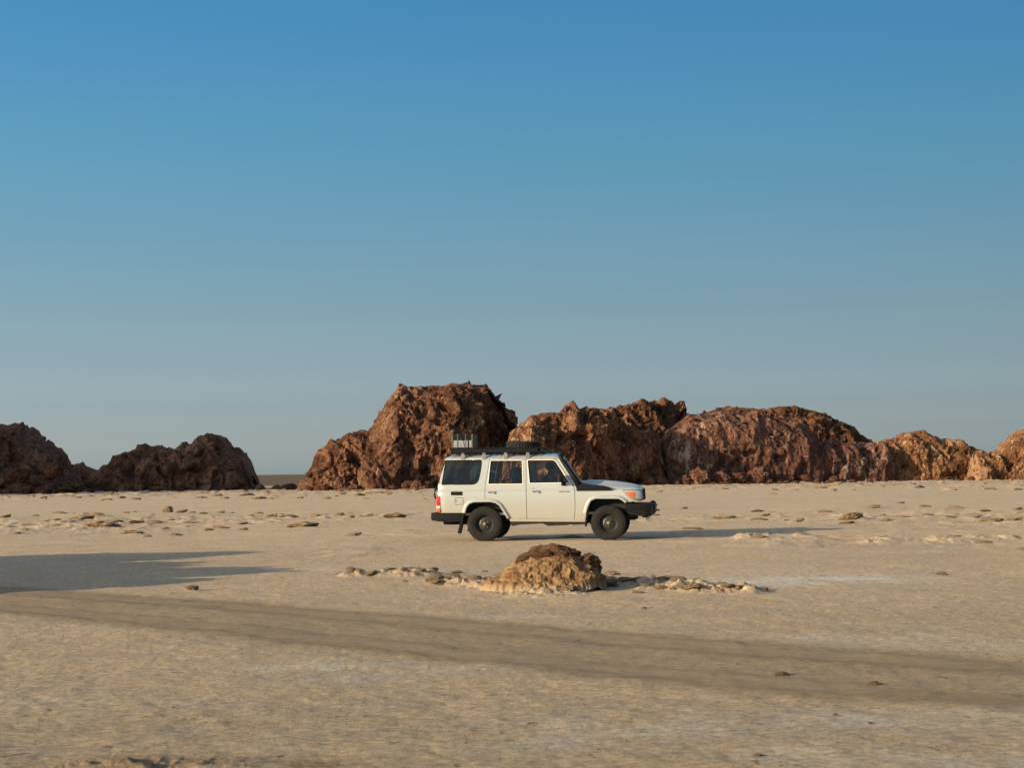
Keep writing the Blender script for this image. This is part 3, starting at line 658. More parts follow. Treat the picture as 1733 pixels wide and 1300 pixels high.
# ------------------------------------------------------------------ the vehicle (local axes: x forward, y to its left, z up; origin on the ground under the rear axle)
def paint_mat():
    t = NT('cream white paint'); o = t.obj(); b = t.b
    dust = t.math('MULTIPLY', t.ramp(t.noise(t.map(o, (1, 1, 1)), 2.2, 6, .65), [(.3, .25), (.75, 1)]), 1)
    sz = t.node('ShaderNodeSeparateXYZ'); t.link(o, sz.inputs[0])
    low = t.ramp(sz.outputs['Z'], [(.45, 1.0), (.80, .50), (1.1, .12)])
    c = t.mix(t.math('MULTIPLY', dust, low), (.375, .405, .415), (.37, .33, .265))
    t.link(c, b.inputs['Base Color']); b.inputs['Roughness'].default_value = .32; b.inputs['Coat Weight'].default_value = .9; b.inputs['Coat Roughness'].default_value = .05
    t.link(t.ramp(dust, [(.2, .28), (1, .5)]), b.inputs['Roughness'])
    return t.m
PAINT = paint_mat()
BLACKP = plain('black plastic', (.008, .009, .011), .6, bump=.0006, spec=.15)
BLACKM = plain('black powder coated steel', (.007, .007, .008), .5, var=.3, spec=.18)
RUBBER = plain('tyre rubber', (.013, .0125, .0115), .85, var=.35, vscale=12, spec=.3)
RIM = plain('dark steel rim', (.045, .045, .043), .45, .4, var=.25)
DUSTY = plain('dusty hub', (.20, .15, .08), .8, var=.4, vscale=30)
CHROME = plain('chrome', (.62, .62, .62), .18, 1, var=.05)
GREYM = plain('grey bracket', (.22, .21, .21), .5, .5)
DARKIN = plain('dark trim', (.010, .011, .013), .8)
SEATM = plain('grey seat cloth', (.030, .033, .036), .9)
UNDER = plain('underbody', (.018, .014, .011), .9, var=.5, vscale=10)
REDL = plain('red lamp lens', (.55, .015, .012), .2, coat=1)
AMBER = plain('amber lamp lens', (.70, .13, .015), .25, coat=1)
CLEAR = plain('clear lamp lens', (.55, .58, .62), .12, .35, coat=1)
WHITEL = plain('white lamp lens', (.7, .68, .62), .3, coat=1)
def glass_mat(name, tint, op=.0):
    t = NT(name); t.n.remove(t.b); tr = t.node('ShaderNodeBsdfTransparent'); tr.inputs[0].default_value = (*tint, 1)
    gl = t.node('ShaderNodeBsdfGlossy'); gl.inputs['Roughness'].default_value = .03; gl.inputs[0].default_value = (.9, .95, 1, 1)
    df = t.node('ShaderNodeBsdfDiffuse'); df.inputs[0].default_value = (.30, .27, .22, 1)
    fr = t.node('ShaderNodeFresnel'); fr.inputs[0].default_value = 1.40
    m1 = t.node('ShaderNodeMixShader'); m2 = t.node('ShaderNodeMixShader')
    n = t.noise(t.obj(), 4, 5, .6)
    t.link(t.ramp(n, [(.3, op * .4), (.7, op)]), m1.inputs[0]); t.link(tr.outputs[0], m1.inputs[1]); t.link(df.outputs[0], m1.inputs[2])
    t.link(fr.outputs[0], m2.inputs[0]); t.link(m1.outputs[0], m2.inputs[1]); t.link(gl.outputs[0], m2.inputs[2])
    t.link(m2.outputs[0], t.out.inputs['Surface']); return t.m
GLASS = glass_mat('side glass', (.88, .90, .88), .03); GLASSD = glass_mat('tinted rear glass', (.36, .41, .42), .05)

def sk(X, Y):                                   # side sketch of the vehicle: units of 1/320 m
    return ((X - 457) / 320.0, (852 - .0125 * (X - 457) - Y) / 320.0)
def SK(pts): return [sk(*p) for p in pts]
def hw(z): return float(np.interp(z, [.40, .50, .62, .80, .93, 1.085, 1.10, 1.112, 1.25, 1.80, 1.86], [.775, .800, .822, .843, .852, .851, .845, .849, .832, .752, .74]))
def yb(x, z):
    y = hw(z)
    if x > 3.10: t = min(1, (x - 3.10) / .38); y -= .20 * (1 - math.sqrt(max(0, 1 - t * t)))
    if x < -.80 and z < 1.3: t = min(1, (-.80 - x) / .24); y -= .05 * (1 - math.sqrt(max(0, 1 - t * t)))
    return y
def fillet(pts, r, n=4):
    out = []; N = len(pts); rs_ = r if isinstance(r, (list, tuple)) else [r] * N
    for i in range(N):
        p = Vector(pts[i]); a = Vector(pts[i - 1]) - p; b = Vector(pts[(i + 1) % N]) - p
        ri = min(rs_[i], a.length * .45, b.length * .45)
        if ri < 1e-4: out.append(tuple(p)); continue
        s_, e_ = p + a.normalized() * ri, p + b.normalized() * ri
        for k in range(n + 1):
            t = k / n; q = s_ * (1 - t) ** 2 + p * 2 * t * (1 - t) + e_ * t * t; out.append((q.x, q.y))
    return out
def area(p): return sum(p[i - 1][0] * p[i][1] - p[i][0] * p[i - 1][1] for i in range(len(p))) / 2
def offs(pts, d):                               # positive d grows the polygon
    if area(pts) < 0: pts = pts[::-1]
    out = []; N = len(pts)
    for i in range(N):
        p = Vector(pts[i]); e0 = (p - Vector(pts[i - 1])); e1 = (Vector(pts[(i + 1) % N]) - p)
        if e0.length < 1e-6: e0 = e1
        if e1.length < 1e-6: e1 = e0
        e0.normalize(); e1.normalize()
        n0 = Vector((e0.y, -e0.x)); n1 = Vector((e1.y, -e1.x)); m = n0 + n1
        if m.length < 1e-5: m = n0.copy()
        m.normalize(); c = max(.4, m.dot(n0)); q = p + m * (d / c); out.append((q.x, q.y))
    return out
ZC = [.5, .56, .62, .70, .80, .87, .93, 1.0, 1.085, 1.10, 1.112, 1.18, 1.25, 1.45, 1.62, 1.80]
XC = [-.98, -.92, -.86, -.80] + [round(-.6 + .2 * k_, 3) for k_ in range(18)] + [ 3.10, 3.18, 3.25, 3.31, 3.36, 3.40, 3.44, 3.46]
def panel(bm, outer, holes=(), side=-1, thick=.03, out=0., yf=yb, zc=ZC, xc=XC, flip=True):
    b = bmesh.new(); es = []
    for loop in [outer, *holes]:
        vs = [b.verts.new((p[0], 0, p[1])) for p in loop]
        for i in range(len(vs)): es.append(b.edges.new((vs[i - 1], vs[i])))
    bmesh.ops.triangle_fill(b, use_beauty=True, edges=es, normal=(0, -1, 0))
    for z in zc: bmesh.ops.bisect_plane(b, geom=b.verts[:] + b.edges[:] + b.faces[:], plane_co=(0, 0, z), plane_no=(0, 0, 1))
    for x in xc: bmesh.ops.bisect_plane(b, geom=b.verts[:] + b.edges[:] + b.faces[:], plane_co=(x, 0, 0), plane_no=(1, 0, 0))
    b.verts.ensure_lookup_table(); b.verts.index_update()
    fr = []; bk = []
    for v in b.verts:
        y = yf(v.co.x, v.co.z) + out
        fr.append(bm.verts.new((v.co.x, side * y, v.co.z))); bk.append(bm.verts.new((v.co.x, side * (y - thick), v.co.z)))
    for f in b.faces:
        ix = [v.index for v in f.verts]
        bm.faces.new([fr[i] for i in ix])
        if thick: bm.faces.new([bk[i] for i in ix[::-1]])
    if not thick: b.free(); bmesh.ops.delete(bm, geom=[v for v in bk], context='VERTS'); return
    for e in b.edges:
        if len(e.link_faces) == 1:
            i, j = e.verts[0].index, e.verts[1].index
            bm.faces.new([fr[i], fr[j], bk[j], bk[i]])
    b.free()
def ring_frame(bm, outer, inner, side, thick, out):    # flat frame between two matching outlines
    def row(l, o): return [bm.verts.new((p[0], side * (yb(p[0], p[1]) + o), p[1])) for p in l]
    R_ = [row(outer, out - thick), row(outer, out), row(inner, out), row(inner, out - thick)]
    n = len(outer)
    for a, b in zip(R_[:-1], R_[1:]):
        for i in range(n): bm.faces.new((a[i - 1], a[i], b[i], b[i - 1]))
def box(bm, c, s, bev=0.0, rot=None, taper=None):
    r = bmesh.ops.create_cube(bm, size=1); vs = r['verts']
    for v in vs:
        v.co = Vector((v.co.x * s[0], v.co.y * s[1], v.co.z * s[2]))
        if taper and v.co.z > 0: v.co.x *= taper[0]; v.co.y *= taper[1]
    if bev:
        es = list({e for v in vs for e in v.link_edges}); r2 = bmesh.ops.bevel(bm, geom=es, offset=bev, segments=2, affect='EDGES', profile=.7)
        vs = list({v for f in r2['faces'] for v in f.verts} | {v for v in vs if v.is_valid})
    for v in vs:
        if rot: v.co = rot @ v.co
        v.co += Vector(c)
def tube(bm, pts, r, n=10, cap=True):
    pts = [Vector(p) for p in pts]; rings = []
    rr_ = r if isinstance(r, (list, tuple)) else [r] * len(pts)
    up = Vector((0, 0, 1))
    for i, p in enumerate(pts):
        d = (pts[min(i + 1, len(pts) - 1)] - pts[max(i - 1, 0)]).normalized()
        a = d.cross(up if abs(d.z) < .95 else Vector((1, 0, 0))).normalized(); b_ = d.cross(a)
        rings.append([bm.verts.new(p + (a * math.cos(t) + b_ * math.sin(t)) * rr_[i]) for t in [2 * math.pi * k / n for k in range(n)]])
    for a, b_ in zip(rings[:-1], rings[1:]):
        for k in range(n): bm.faces.new((a[k], a[(k + 1) % n], b_[(k + 1) % n], b_[k]))
    if cap: bm.faces.new(rings[0][::-1]); bm.faces.new(rings[-1])
def lathe(bm, prof, n=64, axis='Y', mod=None, c=(0, 0, 0)):
    rings = []
    for k in range(n):
        t = 2 * math.pi * k / n; row = []
        for i, (r, a) in enumerate(prof):
            q = r + (mod(i, k) if mod else 0)
            co = (q * math.cos(t), a, q * math.sin(t)) if axis == 'Y' else (q * math.cos(t), q * math.sin(t), a)
            row.append(bm.verts.new(Vector(co) + Vector(c)))
        rings.append(row)
    for k in range(n):
        a, b_ = rings[k], rings[(k + 1) % n]
        for i in range(len(prof) - 1):
            bm.faces.new((a[i], a[i + 1], b_[i + 1], b_[i]))
def extr(bm, poly, y0, y1, bev=0.):             # side outline pushed across from y0 to y1
    vs0 = [bm.verts.new((p[0], y0, p[1])) for p in poly]; vs1 = [bm.verts.new((p[0], y1, p[1])) for p in poly]
    fs = [bm.faces.new(vs0), bm.faces.new(vs1[::-1])]
    for i in range(len(poly)): fs.append(bm.faces.new((vs0[i - 1], vs1[i - 1], vs1[i], vs0[i])))
    if bev:
        es = list({e for f in fs[:2] for e in f.edges}); bmesh.ops.bevel(bm, geom=es, offset=bev, segments=2, affect='EDGES', profile=.7)

def make_car():
    car = empty('off_road_car', (CARP.x, CARP.y, hz(CARP.x, CARP.y) - .012), CAR_YAW)
    tag(car, 'white long wheelbase off-road car with snorkel and loaded roof rack parked on the salt flat', 'car')
    N = lambda name, bm, m, par=car, sm_=False, ang=None: build(name, bm, m, par, sm_ or ang is not None, ang)
    body_out = SK([(128, 650), (128, 458), (133, 440), (181, 286), (184, 276), (192, 269), (985, 266), (1102, 440), (1110, 488), (1350, 489), (1430, 488), (1535, 486), (1556, 500), (1562, 530), (1558, 560), (1440, 577),
                   (1422, 560), (1400, 550), (1240, 550), (1212, 560), (1196, 584), (1180, 650), (1172, 712), (640, 712), (600, 655), (565, 600), (540, 582), (500, 573), (385, 576), (352, 588), (334, 612), (320, 655)])
    rq = fillet(SK([(153, 455), (181, 281), (439, 279), (434, 345), (412, 452)]), [.03, .03, .05, .3, .14])
    w2 = fillet(SK([(487, 447), (503, 285), (722, 284), (727, 445)]), [.01, .02, .02, .01])
    w1 = fillet(SK([(779, 440), (764, 282), (942, 281), (960, 290), (1052, 436)]), [.01, .02, .08, .08, .01])
    d2 = fillet(SK([(466, 452), (497, 275), (750, 274), (751, 440), (753, 688), (636, 690), (606, 640), (572, 588), (545, 572), (510, 564), (475, 555), (463, 540)]), [.02, .03, .01, 0, .02, .02, .1, .1, .05, .05, .08, .05])
    d1 = fillet(SK([(754.5, 440), (753.5, 274), (948, 272), (968, 284), (1074, 440), (1092, 484), (1094, 600), (1086, 688), (756.5, 688)]), [0, .01, .08, .08, .1, .05, .1, .03, .02])
    union = fillet(SK([(463, 452), (494, 272), (949, 269), (971, 282), (1077, 438), (1096, 484), (1097, 600), (1089, 692), (634, 694), (603, 641), (570, 592), (544, 575), (509, 567), (474, 558), (460, 542)]), [.02, .03, .08, .08, .1, .05, .1, .03, .02, .1, .1, .05, .05, .08, .05])
    bm = bmesh.new()
    for s in (-1, 1):
        panel(bm, body_out, [rq, union], s, .035)
        # flares: a rolled lip round each arch
        for arch in (SK([(320, 655), (334, 612), (352, 588), (385, 576), (500, 573), (540, 582), (565, 600), (600, 655), (618, 690)]), SK([(1172, 655), (1188, 600), (1208, 563), (1240, 549), (1400, 549), (1424, 560), (1445, 578)])):
            P_ = [Vector((a, 0, b)) for a, b in arch]
            sec = [(-.004, -.02), (-.004, .040), (.012, .052), (.040, .048), (.075, .004), (.078, -.03)]
            rows = []
            fine = []
            for a, b in zip(P_[:-1], P_[1:]): fine += [a.lerp(b, t) for t in (0, .25, .5, .75)]
            fine.append(P_[-1])
            for i, p in enumerate(fine):
                d = (fine[min(i + 1, len(fine) - 1)] - fine[max(0, i - 1)]).normalized(); n_ = Vector((-d.z, 0, d.x))
                rows.append([bm.verts.new((p.x + n_.x * o_, s * (yb(p.x, p.z) + y_), p.z + n_.z * o_)) for o_, y_ in sec])
            for a, b in zip(rows[:-1], rows[1:]):
                for k in range(len(sec) - 1): bm.faces.new((a[k], a[k + 1], b[k + 1], b[k]))
    # rear wall
    zs = [.62, .8, 1.0, 1.24, 1.26, 1.5, 1.8]; xr = [-1.02, -1.028, -1.03, -1.03, -1.02, -.95, -.86]
    rows = []
    for z, x in zip(zs, xr):
        W_ = yb(x, z) - .012
        rows.append([bm.verts.new((x - .02 * (1 - abs(t) ** 4), W_ * t, z)) for t in np.linspace(-1, 1, 13)])
    for a, b in zip(rows[:-1], rows[1:]):
        for k in range(12): bm.faces.new((a[k], a[k + 1], b[k + 1], b[k]))
    # floor pan, firewall, inner wheel arches, cowl
    box(bm, (.75, 0, .60), (3.4, 1.46, .05)); box(bm, (1.93, 0, .93), (.05, 1.5, .66)); box(bm, (1.98, 0, 1.20), (.22, 1.5, .12), .02)
    N('body', bm, PAINT, ang=28)
    body = car.children[0]
    # sill strips
    for s in (-1, 1):
        bm = bmesh.new(); panel(bm, SK([(636, 690), (1168, 688), (1166, 708), (640, 710)]), [], s, .04, .012); N('sill', bm, PAINT, ang=28)
    # bonnet
    nx, ny = 34, 31; V = []
    for x in np.linspace(1.98, 3.455, nx):
        for t in np.linspace(-1, 1, ny):
            half = min(.775, yb(x, 1.10) - .045); y = half * t
            ze = 1.135 - .012 * (x - 1.98); zc_ = float(np.interp(x, [1.98, 2.1, 2.3, 2.6, 2.9, 3.15, 3.30, 3.40, 3.455], [1.285, 1.305, 1.325, 1.315, 1.285, 1.245, 1.215, 1.175, 1.10]))
            ze = min(ze, zc_)
            crown = (1 - abs(t) ** 3.0) * .75 + .25 * (1 - sm(.40, .60, np.array(abs(t))))
            z = ze + (zc_ - ze) * float(crown)
            if abs(t) > .97: z -= .03
            V.append((x, y, z))
    me = grid_mesh('bonnet', np.array(V), nx, ny); o = link('bonnet', me, PAINT, car, True)
    # roof
    nx, ny = 60, 31; V = []
    for x in np.linspace(-.90, 1.66, nx):
        e = min(1, (x + .90) / .20); f = min(1, (1.66 - x) / .16)
        e = math.sqrt(max(0, 1 - (1 - e) ** 2)) * (1 - .55 * (1 - f) ** 2.0)
        for t in np.linspace(-1, 1, ny):
            W_ = .772; h = (1 - abs(t) ** 7) ** .7 * .055 + .055 * (1 - t * t)
            zr = 1.812 - .0 * x
            V.append((x, W_ * t, zr + h * e))
    me = grid_mesh('roof', np.array(V), nx, ny); o = link('roof', me, PAINT, car, True)
    bm = bmesh.new()                              # drip rails
    for s in (-1, 1):
        tube(bm, [(-.88, s * .762, 1.806), (.4, s * .765, 1.808), (1.58, s * .765, 1.806), (1.66, s * .758, 1.79), (1.98, s * .80, 1.27)], [.012, .012, .012, .012, .010], 8)
    build('drip_rail', bm, PAINT, o, True)
    bm = bmesh.new(); box(bm, (.35, 0, 1.80), (2.35, 1.46, .012)); N('headliner', bm, DARKIN)
    # windscreen with frame
    bm = bmesh.new()
    q = [(1.965, -.74, 1.27), (1.965, .74, 1.27), (1.645, .69, 1.79), (1.645, -.69, 1.79)]
    mid_b = (2.0, 0, 1.27); mid_t = (1.68, 0, 1.79)
    vs = [bm.verts.new(v) for v in (q[0], mid_b, q[1], q[2], mid_t, q[3])]
    bm.faces.new((vs[0], vs[1], vs[4], vs[5])); bm.faces.new((vs[1], vs[2], vs[3], vs[4])); N('windscreen', bm, GLASS, sm_=True)
    bm = bmesh.new()
    for s in (-1, 1): tube(bm, [(1.985, s * .765, 1.24), (1.655, s * .715, 1.80)], .033, 8)
    tube(bm, [(1.66, -.72, 1.80), (1.69, 0, 1.80), (1.66, .72, 1.80)], .03, 8); N('windscreen_frame', bm, PAINT, sm_=True)
    # doors with windows, handles
    for s in (-1, 1):
        for nm, dpoly, wpoly, hd in (('rear_door', d2, w2, (482, 536, 507)), ('front_door', d1, w1, (795, 848, 501))):
            bm = bmesh.new(); panel(bm, dpoly, [wpoly], s, .045)
            door = N('door', bm, PAINT, ang=28)
            bm = bmesh.new(); ring_frame(bm, offs(wpoly, .018), offs(wpoly, .003), s, .012, .006); build('window_frame', bm, plain_cache('bright frame', (.74, .72, .64), .35), door)
            bm = bmesh.new(); ring_frame(bm, offs(wpoly, .004), offs(wpoly, -.010), s, .016, -.002); build('window_seal', bm, BLACKP, door)
            bm = bmesh.new(); panel(bm, offs(wpoly, .002), [], s, 0, -.016); build('window', bm, GLASS, door)
            if nm == 'rear_door':
                bm = bmesh.new(); panel(bm, SK([(574, 285), (581, 285), (583, 446), (576, 446)]), [], s, .015, 0.0); build('window_divider', bm, BLACKP, door)
            bm = bmesh.new(); (xa, za), (xb, zb) = sk(hd[0], hd[2]), sk(hd[1], hd[2]); y_ = hw(za)
            box(bm, ((xa + xb) / 2, s * (y_ + .022), za + .010), (xb - xa, .018, .028), .008); box(bm, (xa + .02, s * (y_ + .008), za), (.03, .03, .03), .006); box(bm, (xb - .018, s * (y_ + .010), za - .012), (.036, .03, .045), .01)
            build('handle', bm, CHROME, door)
            if nm == 'front_door':
                bm = bmesh.new(); X_, Z_ = sk(799, 477); lathe(bm, [(0, 0), (.014, 0), (.014, .012), (0, .012)], 12, 'Y', None, (X_, s * (hw(Z_)) + (0 if s > 0 else -.012), Z_)); build('lock', bm, CHROME, door)
                # silver lettering badge
                fc = bpy.data.curves.new('badge', 'FONT'); fc.body = 'LANDCRUISER'; fc.size = .040; fc.extrude = .002; fc.offset = .0012
                fo = bpy.data.objects.new('badge', fc); C.objects.link(fo); bpy.context.view_layer.update()
                me = bpy.data.meshes.new_from_object(fo.evaluated_get(bpy.context.evaluated_depsgraph_get())); bpy.data.objects.remove(fo)
                wdt = max(v.co.x for v in me.vertices); bo = link('badge', me, CHROME, door); X_, Z_ = sk(982 if s < 0 else 1062, 505)
                bo.rotation_euler = (math.pi/2, 0, 0 if s < 0 else math.pi); bo.location = (X_, s * (hw(Z_) + .005), Z_); k_ = .245 / wdt; bo.scale = (k_, k_, 1)
    # rear quarter windows
    for s in (-1, 1):
        bm = bmesh.new(); ring_frame(bm, offs(rq, .004), offs(rq, -.022), s, .016, .004); fr = N('quarter_window', bm, BLACKP)
        bm = bmesh.new(); panel(bm, offs(rq, -.018), [], s, 0, -.006); build('pane', bm, GLASSD, fr)
    bm = bmesh.new(); vs = [bm.verts.new(v) for v in ((-1.045, -.64, 1.28), (-1.045, .64, 1.28), (-.905, .60, 1.74), (-.905, -.60, 1.74))]; bm.faces.new(vs); N('rear_window', bm, GLASSD)
    # vents, filler flap, body crease trim
    for s in (-1, 1):
        bm = bmesh.new(); panel(bm, fillet(SK([(221, 502), (303, 502), (303, 528), (221, 528)]), .02), [], s, .02, .008, xc=[])
        for k in range(3): panel(bm, SK([(228, 507 + 7 * k), (297, 507 + 7 * k), (297, 509 + 7 * k), (228, 509 + 7 * k)]), [], s, .01, .014, xc=[])
        N('air_vent', bm, BLACKP)
    bm = bmesh.new(); fp = fillet(SK([(249, 545), (308, 545), (308, 593), (249, 593)]), .03)
    panel(bm, offs(fp, .004), [offs(fp, -.004)], -1, .004, .0025, xc=[]); fl = N('fuel_flap', bm, BLACKM)
    bm = bmesh.new(); panel(bm, offs(fp, -.004), [], -1, .004, .0035, xc=[]); build('flap_cover', bm, PAINT, fl)
    bm = bmesh.new(); X_, Z_ = sk(257, 566); box(bm, (X_, -hw(Z_) - .006, Z_), (.014, .012, .035), .003); build('lock', bm, BLACKP, fl)
    # lamps
    for s in (-1, 1):
        bm = bmesh.new(); (x0, z0), (x1, z1) = sk(121, 645), sk(148, 535)
        lamp = empty('tail_light', (0, 0, 0)); lamp.parent = car
        for nm, a, b, m_ in (('stop_lens', 535, 602, REDL), ('reverse_lens', 603, 620, WHITEL), ('indicator_lens', 621, 646, AMBER)):
            bm2 = bmesh.new(); (xa, za), (xb, zb) = sk(121, b), sk(149, a)
            box(bm2, ((xa + xb) / 2 - .012, s * (.765), (za + zb) / 2), (xb - xa, .15, zb - za), .012); build(nm, bm2, m_, lamp, True)
        bm.free()
        bm = bmesh.new(); hl = fillet(SK([(1428, 489), (1548, 487), (1562, 500), (1566, 556), (1500, 551), (1464, 530)]), .02); panel(bm, hl, [], s, .05, .012)
        h = N('headlight', bm, CLEAR, ang=40)
        bm = bmesh.new(); panel(bm, offs(hl, .008), [offs(hl, -.010)], s, .03, .016); build('bezel', bm, GREYM, h)
        bm = bmesh.new(); panel(bm, fillet(SK([(1446, 500), (1510, 503), (1510, 547), (1478, 534)]), .015), [], s, .03, .020); build('indicator', bm, AMBER, h)
        bm = bmesh.new(); box(bm, (3.41, s * .60, 1.01), (.06, .18, .17), .03); build('lens', bm, CLEAR, h)
    # grille and front panel
    bm = bmesh.new(); box(bm, (3.385, 0, .985), (.10, 1.36, .27), .02); N('front_panel', bm, PAINT)
    bm = bmesh.new()
    for k in range(5): box(bm, (3.445, 0, .895 + .05 * k), (.03, 1.0, .022), .006)
    box(bm, (3.43, 0, .995), (.02, .98, .23))
    for s in (-1, 1): box(bm, (3.445, s * .51, .99), (.05, .04, .25), .01)
    N('grille', bm, BLACKP)
    # front steel bumper with hoop, lamps and recovery points
    bm = bmesh.new()
    pts = [(3.10, .80), (3.62, .80), (3.68, .765), (3.68, .58), (3.60, .52), (3.18, .545), (3.10, .70)]
    ys = [-.93, -.90, -.62, .62, .90, .93]; fx = [-.10, -.04, .03, .03, -.04, -.10]
    rows = [[bm.verts.new((p[0] + (fx[i] if p[0] > 3.3 else 0), ys[i], p[1] if abs(ys[i]) < .92 else .66 + (p[1] - .66) * .9)) for p in pts] for i in range(6)]
    for a, b in zip(rows[:-1], rows[1:]):
        for k in range(len(pts)): bm.faces.new((a[k - 1], a[k], b[k], b[k - 1]))
    bm.faces.new(rows[0]); bm.faces.new(rows[-1][::-1]); fb = N('front_bumper', bm, BLACKM, ang=30)
    bm = bmesh.new(); 
    for s in (-1, 1): tube(bm, [(3.62, s * .66, .55), (3.70, s * .655, .62), (3.71, s * .65, .74), (3.66, s * .64, .82)], .020, 8)
    tube(bm, [(3.64, -.64, .825), (3.66, 0, .83), (3.64, .64, .825)], .022, 8)
    build('hoop', bm, BLACKM, fb, True)
    for s in (-1, 1):
        bm = bmesh.new(); lathe(bm, [(0, -.02), (.045, -.02), (.055, .0), (.045, .015), (0, .02)], 20, 'Y', None, (3.50, s * .905, .665)); build('fog_light', bm, WHITEL if s < 0 else CLEAR, fb, True)
        bm = bmesh.new()
        tube(bm, [(3.55, s * .45, .54), (3.57, s * .45, .48), (3.545, s * .45, .44), (3.52, s * .45, .48), (3.535, s * .45, .54)], .012, 8); box(bm, (3.50, s * .45, .52), (.14, .04, .06), .008)
        build('shackle', bm, BLACKM, fb)
    # rear bumper, tow bits
    bm = bmesh.new(); extr(bm, SK([(80, 652), (300, 651), (285, 712), (200, 712), (180, 716), (84, 706), (78, 690)]), -.87, .87, .012)
    N('rear_bumper', bm, BLACKP, ang=30)
    bm = bmesh.new(); p = SK([(127, 486), (108, 486), (95, 498), (92, 525), (98, 548), (115, 562), (127, 566)])
    tube(bm, [(a - .03, -.42, b) for a, b in p], .024, 8); tube(bm, [(p[1][0] - .03, -.42, p[1][1]), (p[1][0] - .07, -.40, p[1][1] + .005)], .02, 8)
    N('spare_carrier', bm, BLACKM, sm_=True)
    # mud flaps
    for s in (-1, 1):
        bm = bmesh.new(); pf = SK([(302, 650), (316, 655), (284, 796), (266, 794)]); extr(bm, pf, s * .62, s * .885, .003); N('mud_flap', bm, BLACKP)
        bm = bmesh.new(); pf = SK([(1180, 618), (1192, 622), (1178, 690), (1170, 744), (1162, 744), (1166, 690)]); extr(bm, pf, s * .62, s * .89, .003); N('mud_flap', bm, BLACKP)
    # mirrors
    for s in (-1, 1):
        bm = bmesh.new(); X_, Z_ = sk(997, 403); box(bm, (X_, s * (1.00), Z_), (.07, .19, .20), .025, taper=(.8, .9)); m = N('door_mirror', bm, BLACKP, ang=40)
        bm = bmesh.new(); box(bm, (X_ - .037, s * 1.0, Z_), (.004, .16, .165)); build('mirror_glass', bm, CHROME, m)
        bm = bmesh.new(); tube(bm, [(X_ + .015, s * .97, Z_ - .07), (X_ + .055, s * .93, Z_ - .12), (X_ + .06, s * .83, Z_ - .14)], .022, 8); box(bm, (X_ + .06, s * .85, Z_ - .135), (.10, .05, .08), .015); build('bracket', bm, BLACKP, m)
    # snorkel (right hand side)
    bm = bmesh.new()
    lo = SK([(1104, 494), (1112, 474), (1096, 452), (1128, 428), (1150, 447), (1215, 451), (1290, 458), (1332, 468), (1348, 480), (1352, 491)])
    extr(bm, lo, -.895, -.735, .018); sn = N('snorkel', bm, BLACKP, ang=35)
    bm = bmesh.new(); pp = [sk(1125, 452), sk(1085, 392), sk(1030, 312), sk(1003, 272), sk(998, 250)]
    P_ = [(pp[0][0], -.85, pp[0][1]), (pp[1][0], -.835, pp[1][1]), (pp[2][0], -.80, pp[2][1]), (pp[3][0], -.785, pp[3][1]), (pp[4][0], -.785, pp[4][1])]
    tube(bm, P_, [.072, .062, .052, .046, .046], 12); build('riser', bm, BLACKP, sn, True)
    bm = bmesh.new(); (X_, Z_) = sk(1000, 236); lathe(bm, [(0, -.05), (.045, -.05), (.062, -.02), (.066, .02), (.05, .05), (0, .06)], 16, 'Z', None, (X_, -.785, Z_)); box(bm, (X_ + .03, -.785, Z_ + .005), (.09, .10, .085), .02)
    build('intake_head', bm, BLACKP, sn, True)
    bm = bmesh.new(); (X_, Z_) = sk(992, 262); box(bm, (X_ - .03, -.765, Z_), (.07, .03, .03), .004); build('clamp', bm, GREYM, sn)
    # chassis, axles, exhaust, tank
    bm = bmesh.new()
    for s in (-1, 1): box(bm, (1.1, s * .45, .50), (4.4, .09, .13), .01)
    for x in (-.7, .2, .9, 1.6, 2.3, 3.2): box(bm, (x, 0, .50), (.08, .9, .10), .01)
    box(bm, (1.55, .05, .46), (.75, .35, .20), .03); N('chassis', bm, UNDER)
    bm = bmesh.new(); box(bm, (-.62, 0, .47), (.75, .75, .22), .05); N('fuel_tank', bm, UNDER)
    bm = bmesh.new(); pl = SK([(640, 710), (1170, 708), (1170, 728), (1080, 735), (1050, 728), (1040, 735), (900, 742), (860, 722), (700, 730), (650, 745), (636, 735)]); extr(bm, pl, -.72, .72, .01); N('side_rail_guard', bm, UNDER)
    bm = bmesh.new(); tube(bm, [(.7, -.60, .44), (1.4, -.62, .42), (1.75, -.55, .44), (1.95, -.3, .47)], .03, 8); box(bm, (1.05, -.60, .44), (.5, .16, .11), .04); N('exhaust', bm, UNDER, ang=40)
    for x in (0., 2.716):
        bm = bmesh.new(); tube(bm, [(x, -.68, .385), (x, .68, .385)], .05, 12); lathe(bm, [(0, -.13), (.09, -.11), (.14, 0), (.09, .11), (0, .13)], 20, 'Y', None, (x, .06, .385)); N('axle', bm, UNDER, sm_=True)
        for s in (-1, 1):
            bm = bmesh.new(); box(bm, (x, s * .57, .78), (1.02 if x < 1 else 1.0, .03, .34), .01); box(bm, (x, s * .69, .955), (.86, .24, .03), .01); N('wheel_arch_liner', bm, DARKIN)
            bm = bmesh.new()
            for k in range(4): box(bm, (x - (.0 if x < 1 else .05), s * .47, .44 + .018 * k), (1.15 - .2 * k, .07, .012), .002)
            tube(bm, [(x + .06, s * .42, .40), (x + .12, s * .40, .75)], .03, 8); N('leaf_spring', bm, UNDER)
    # wheels: one is built, the other three are copies with their own tyre and rim
    TR = .388
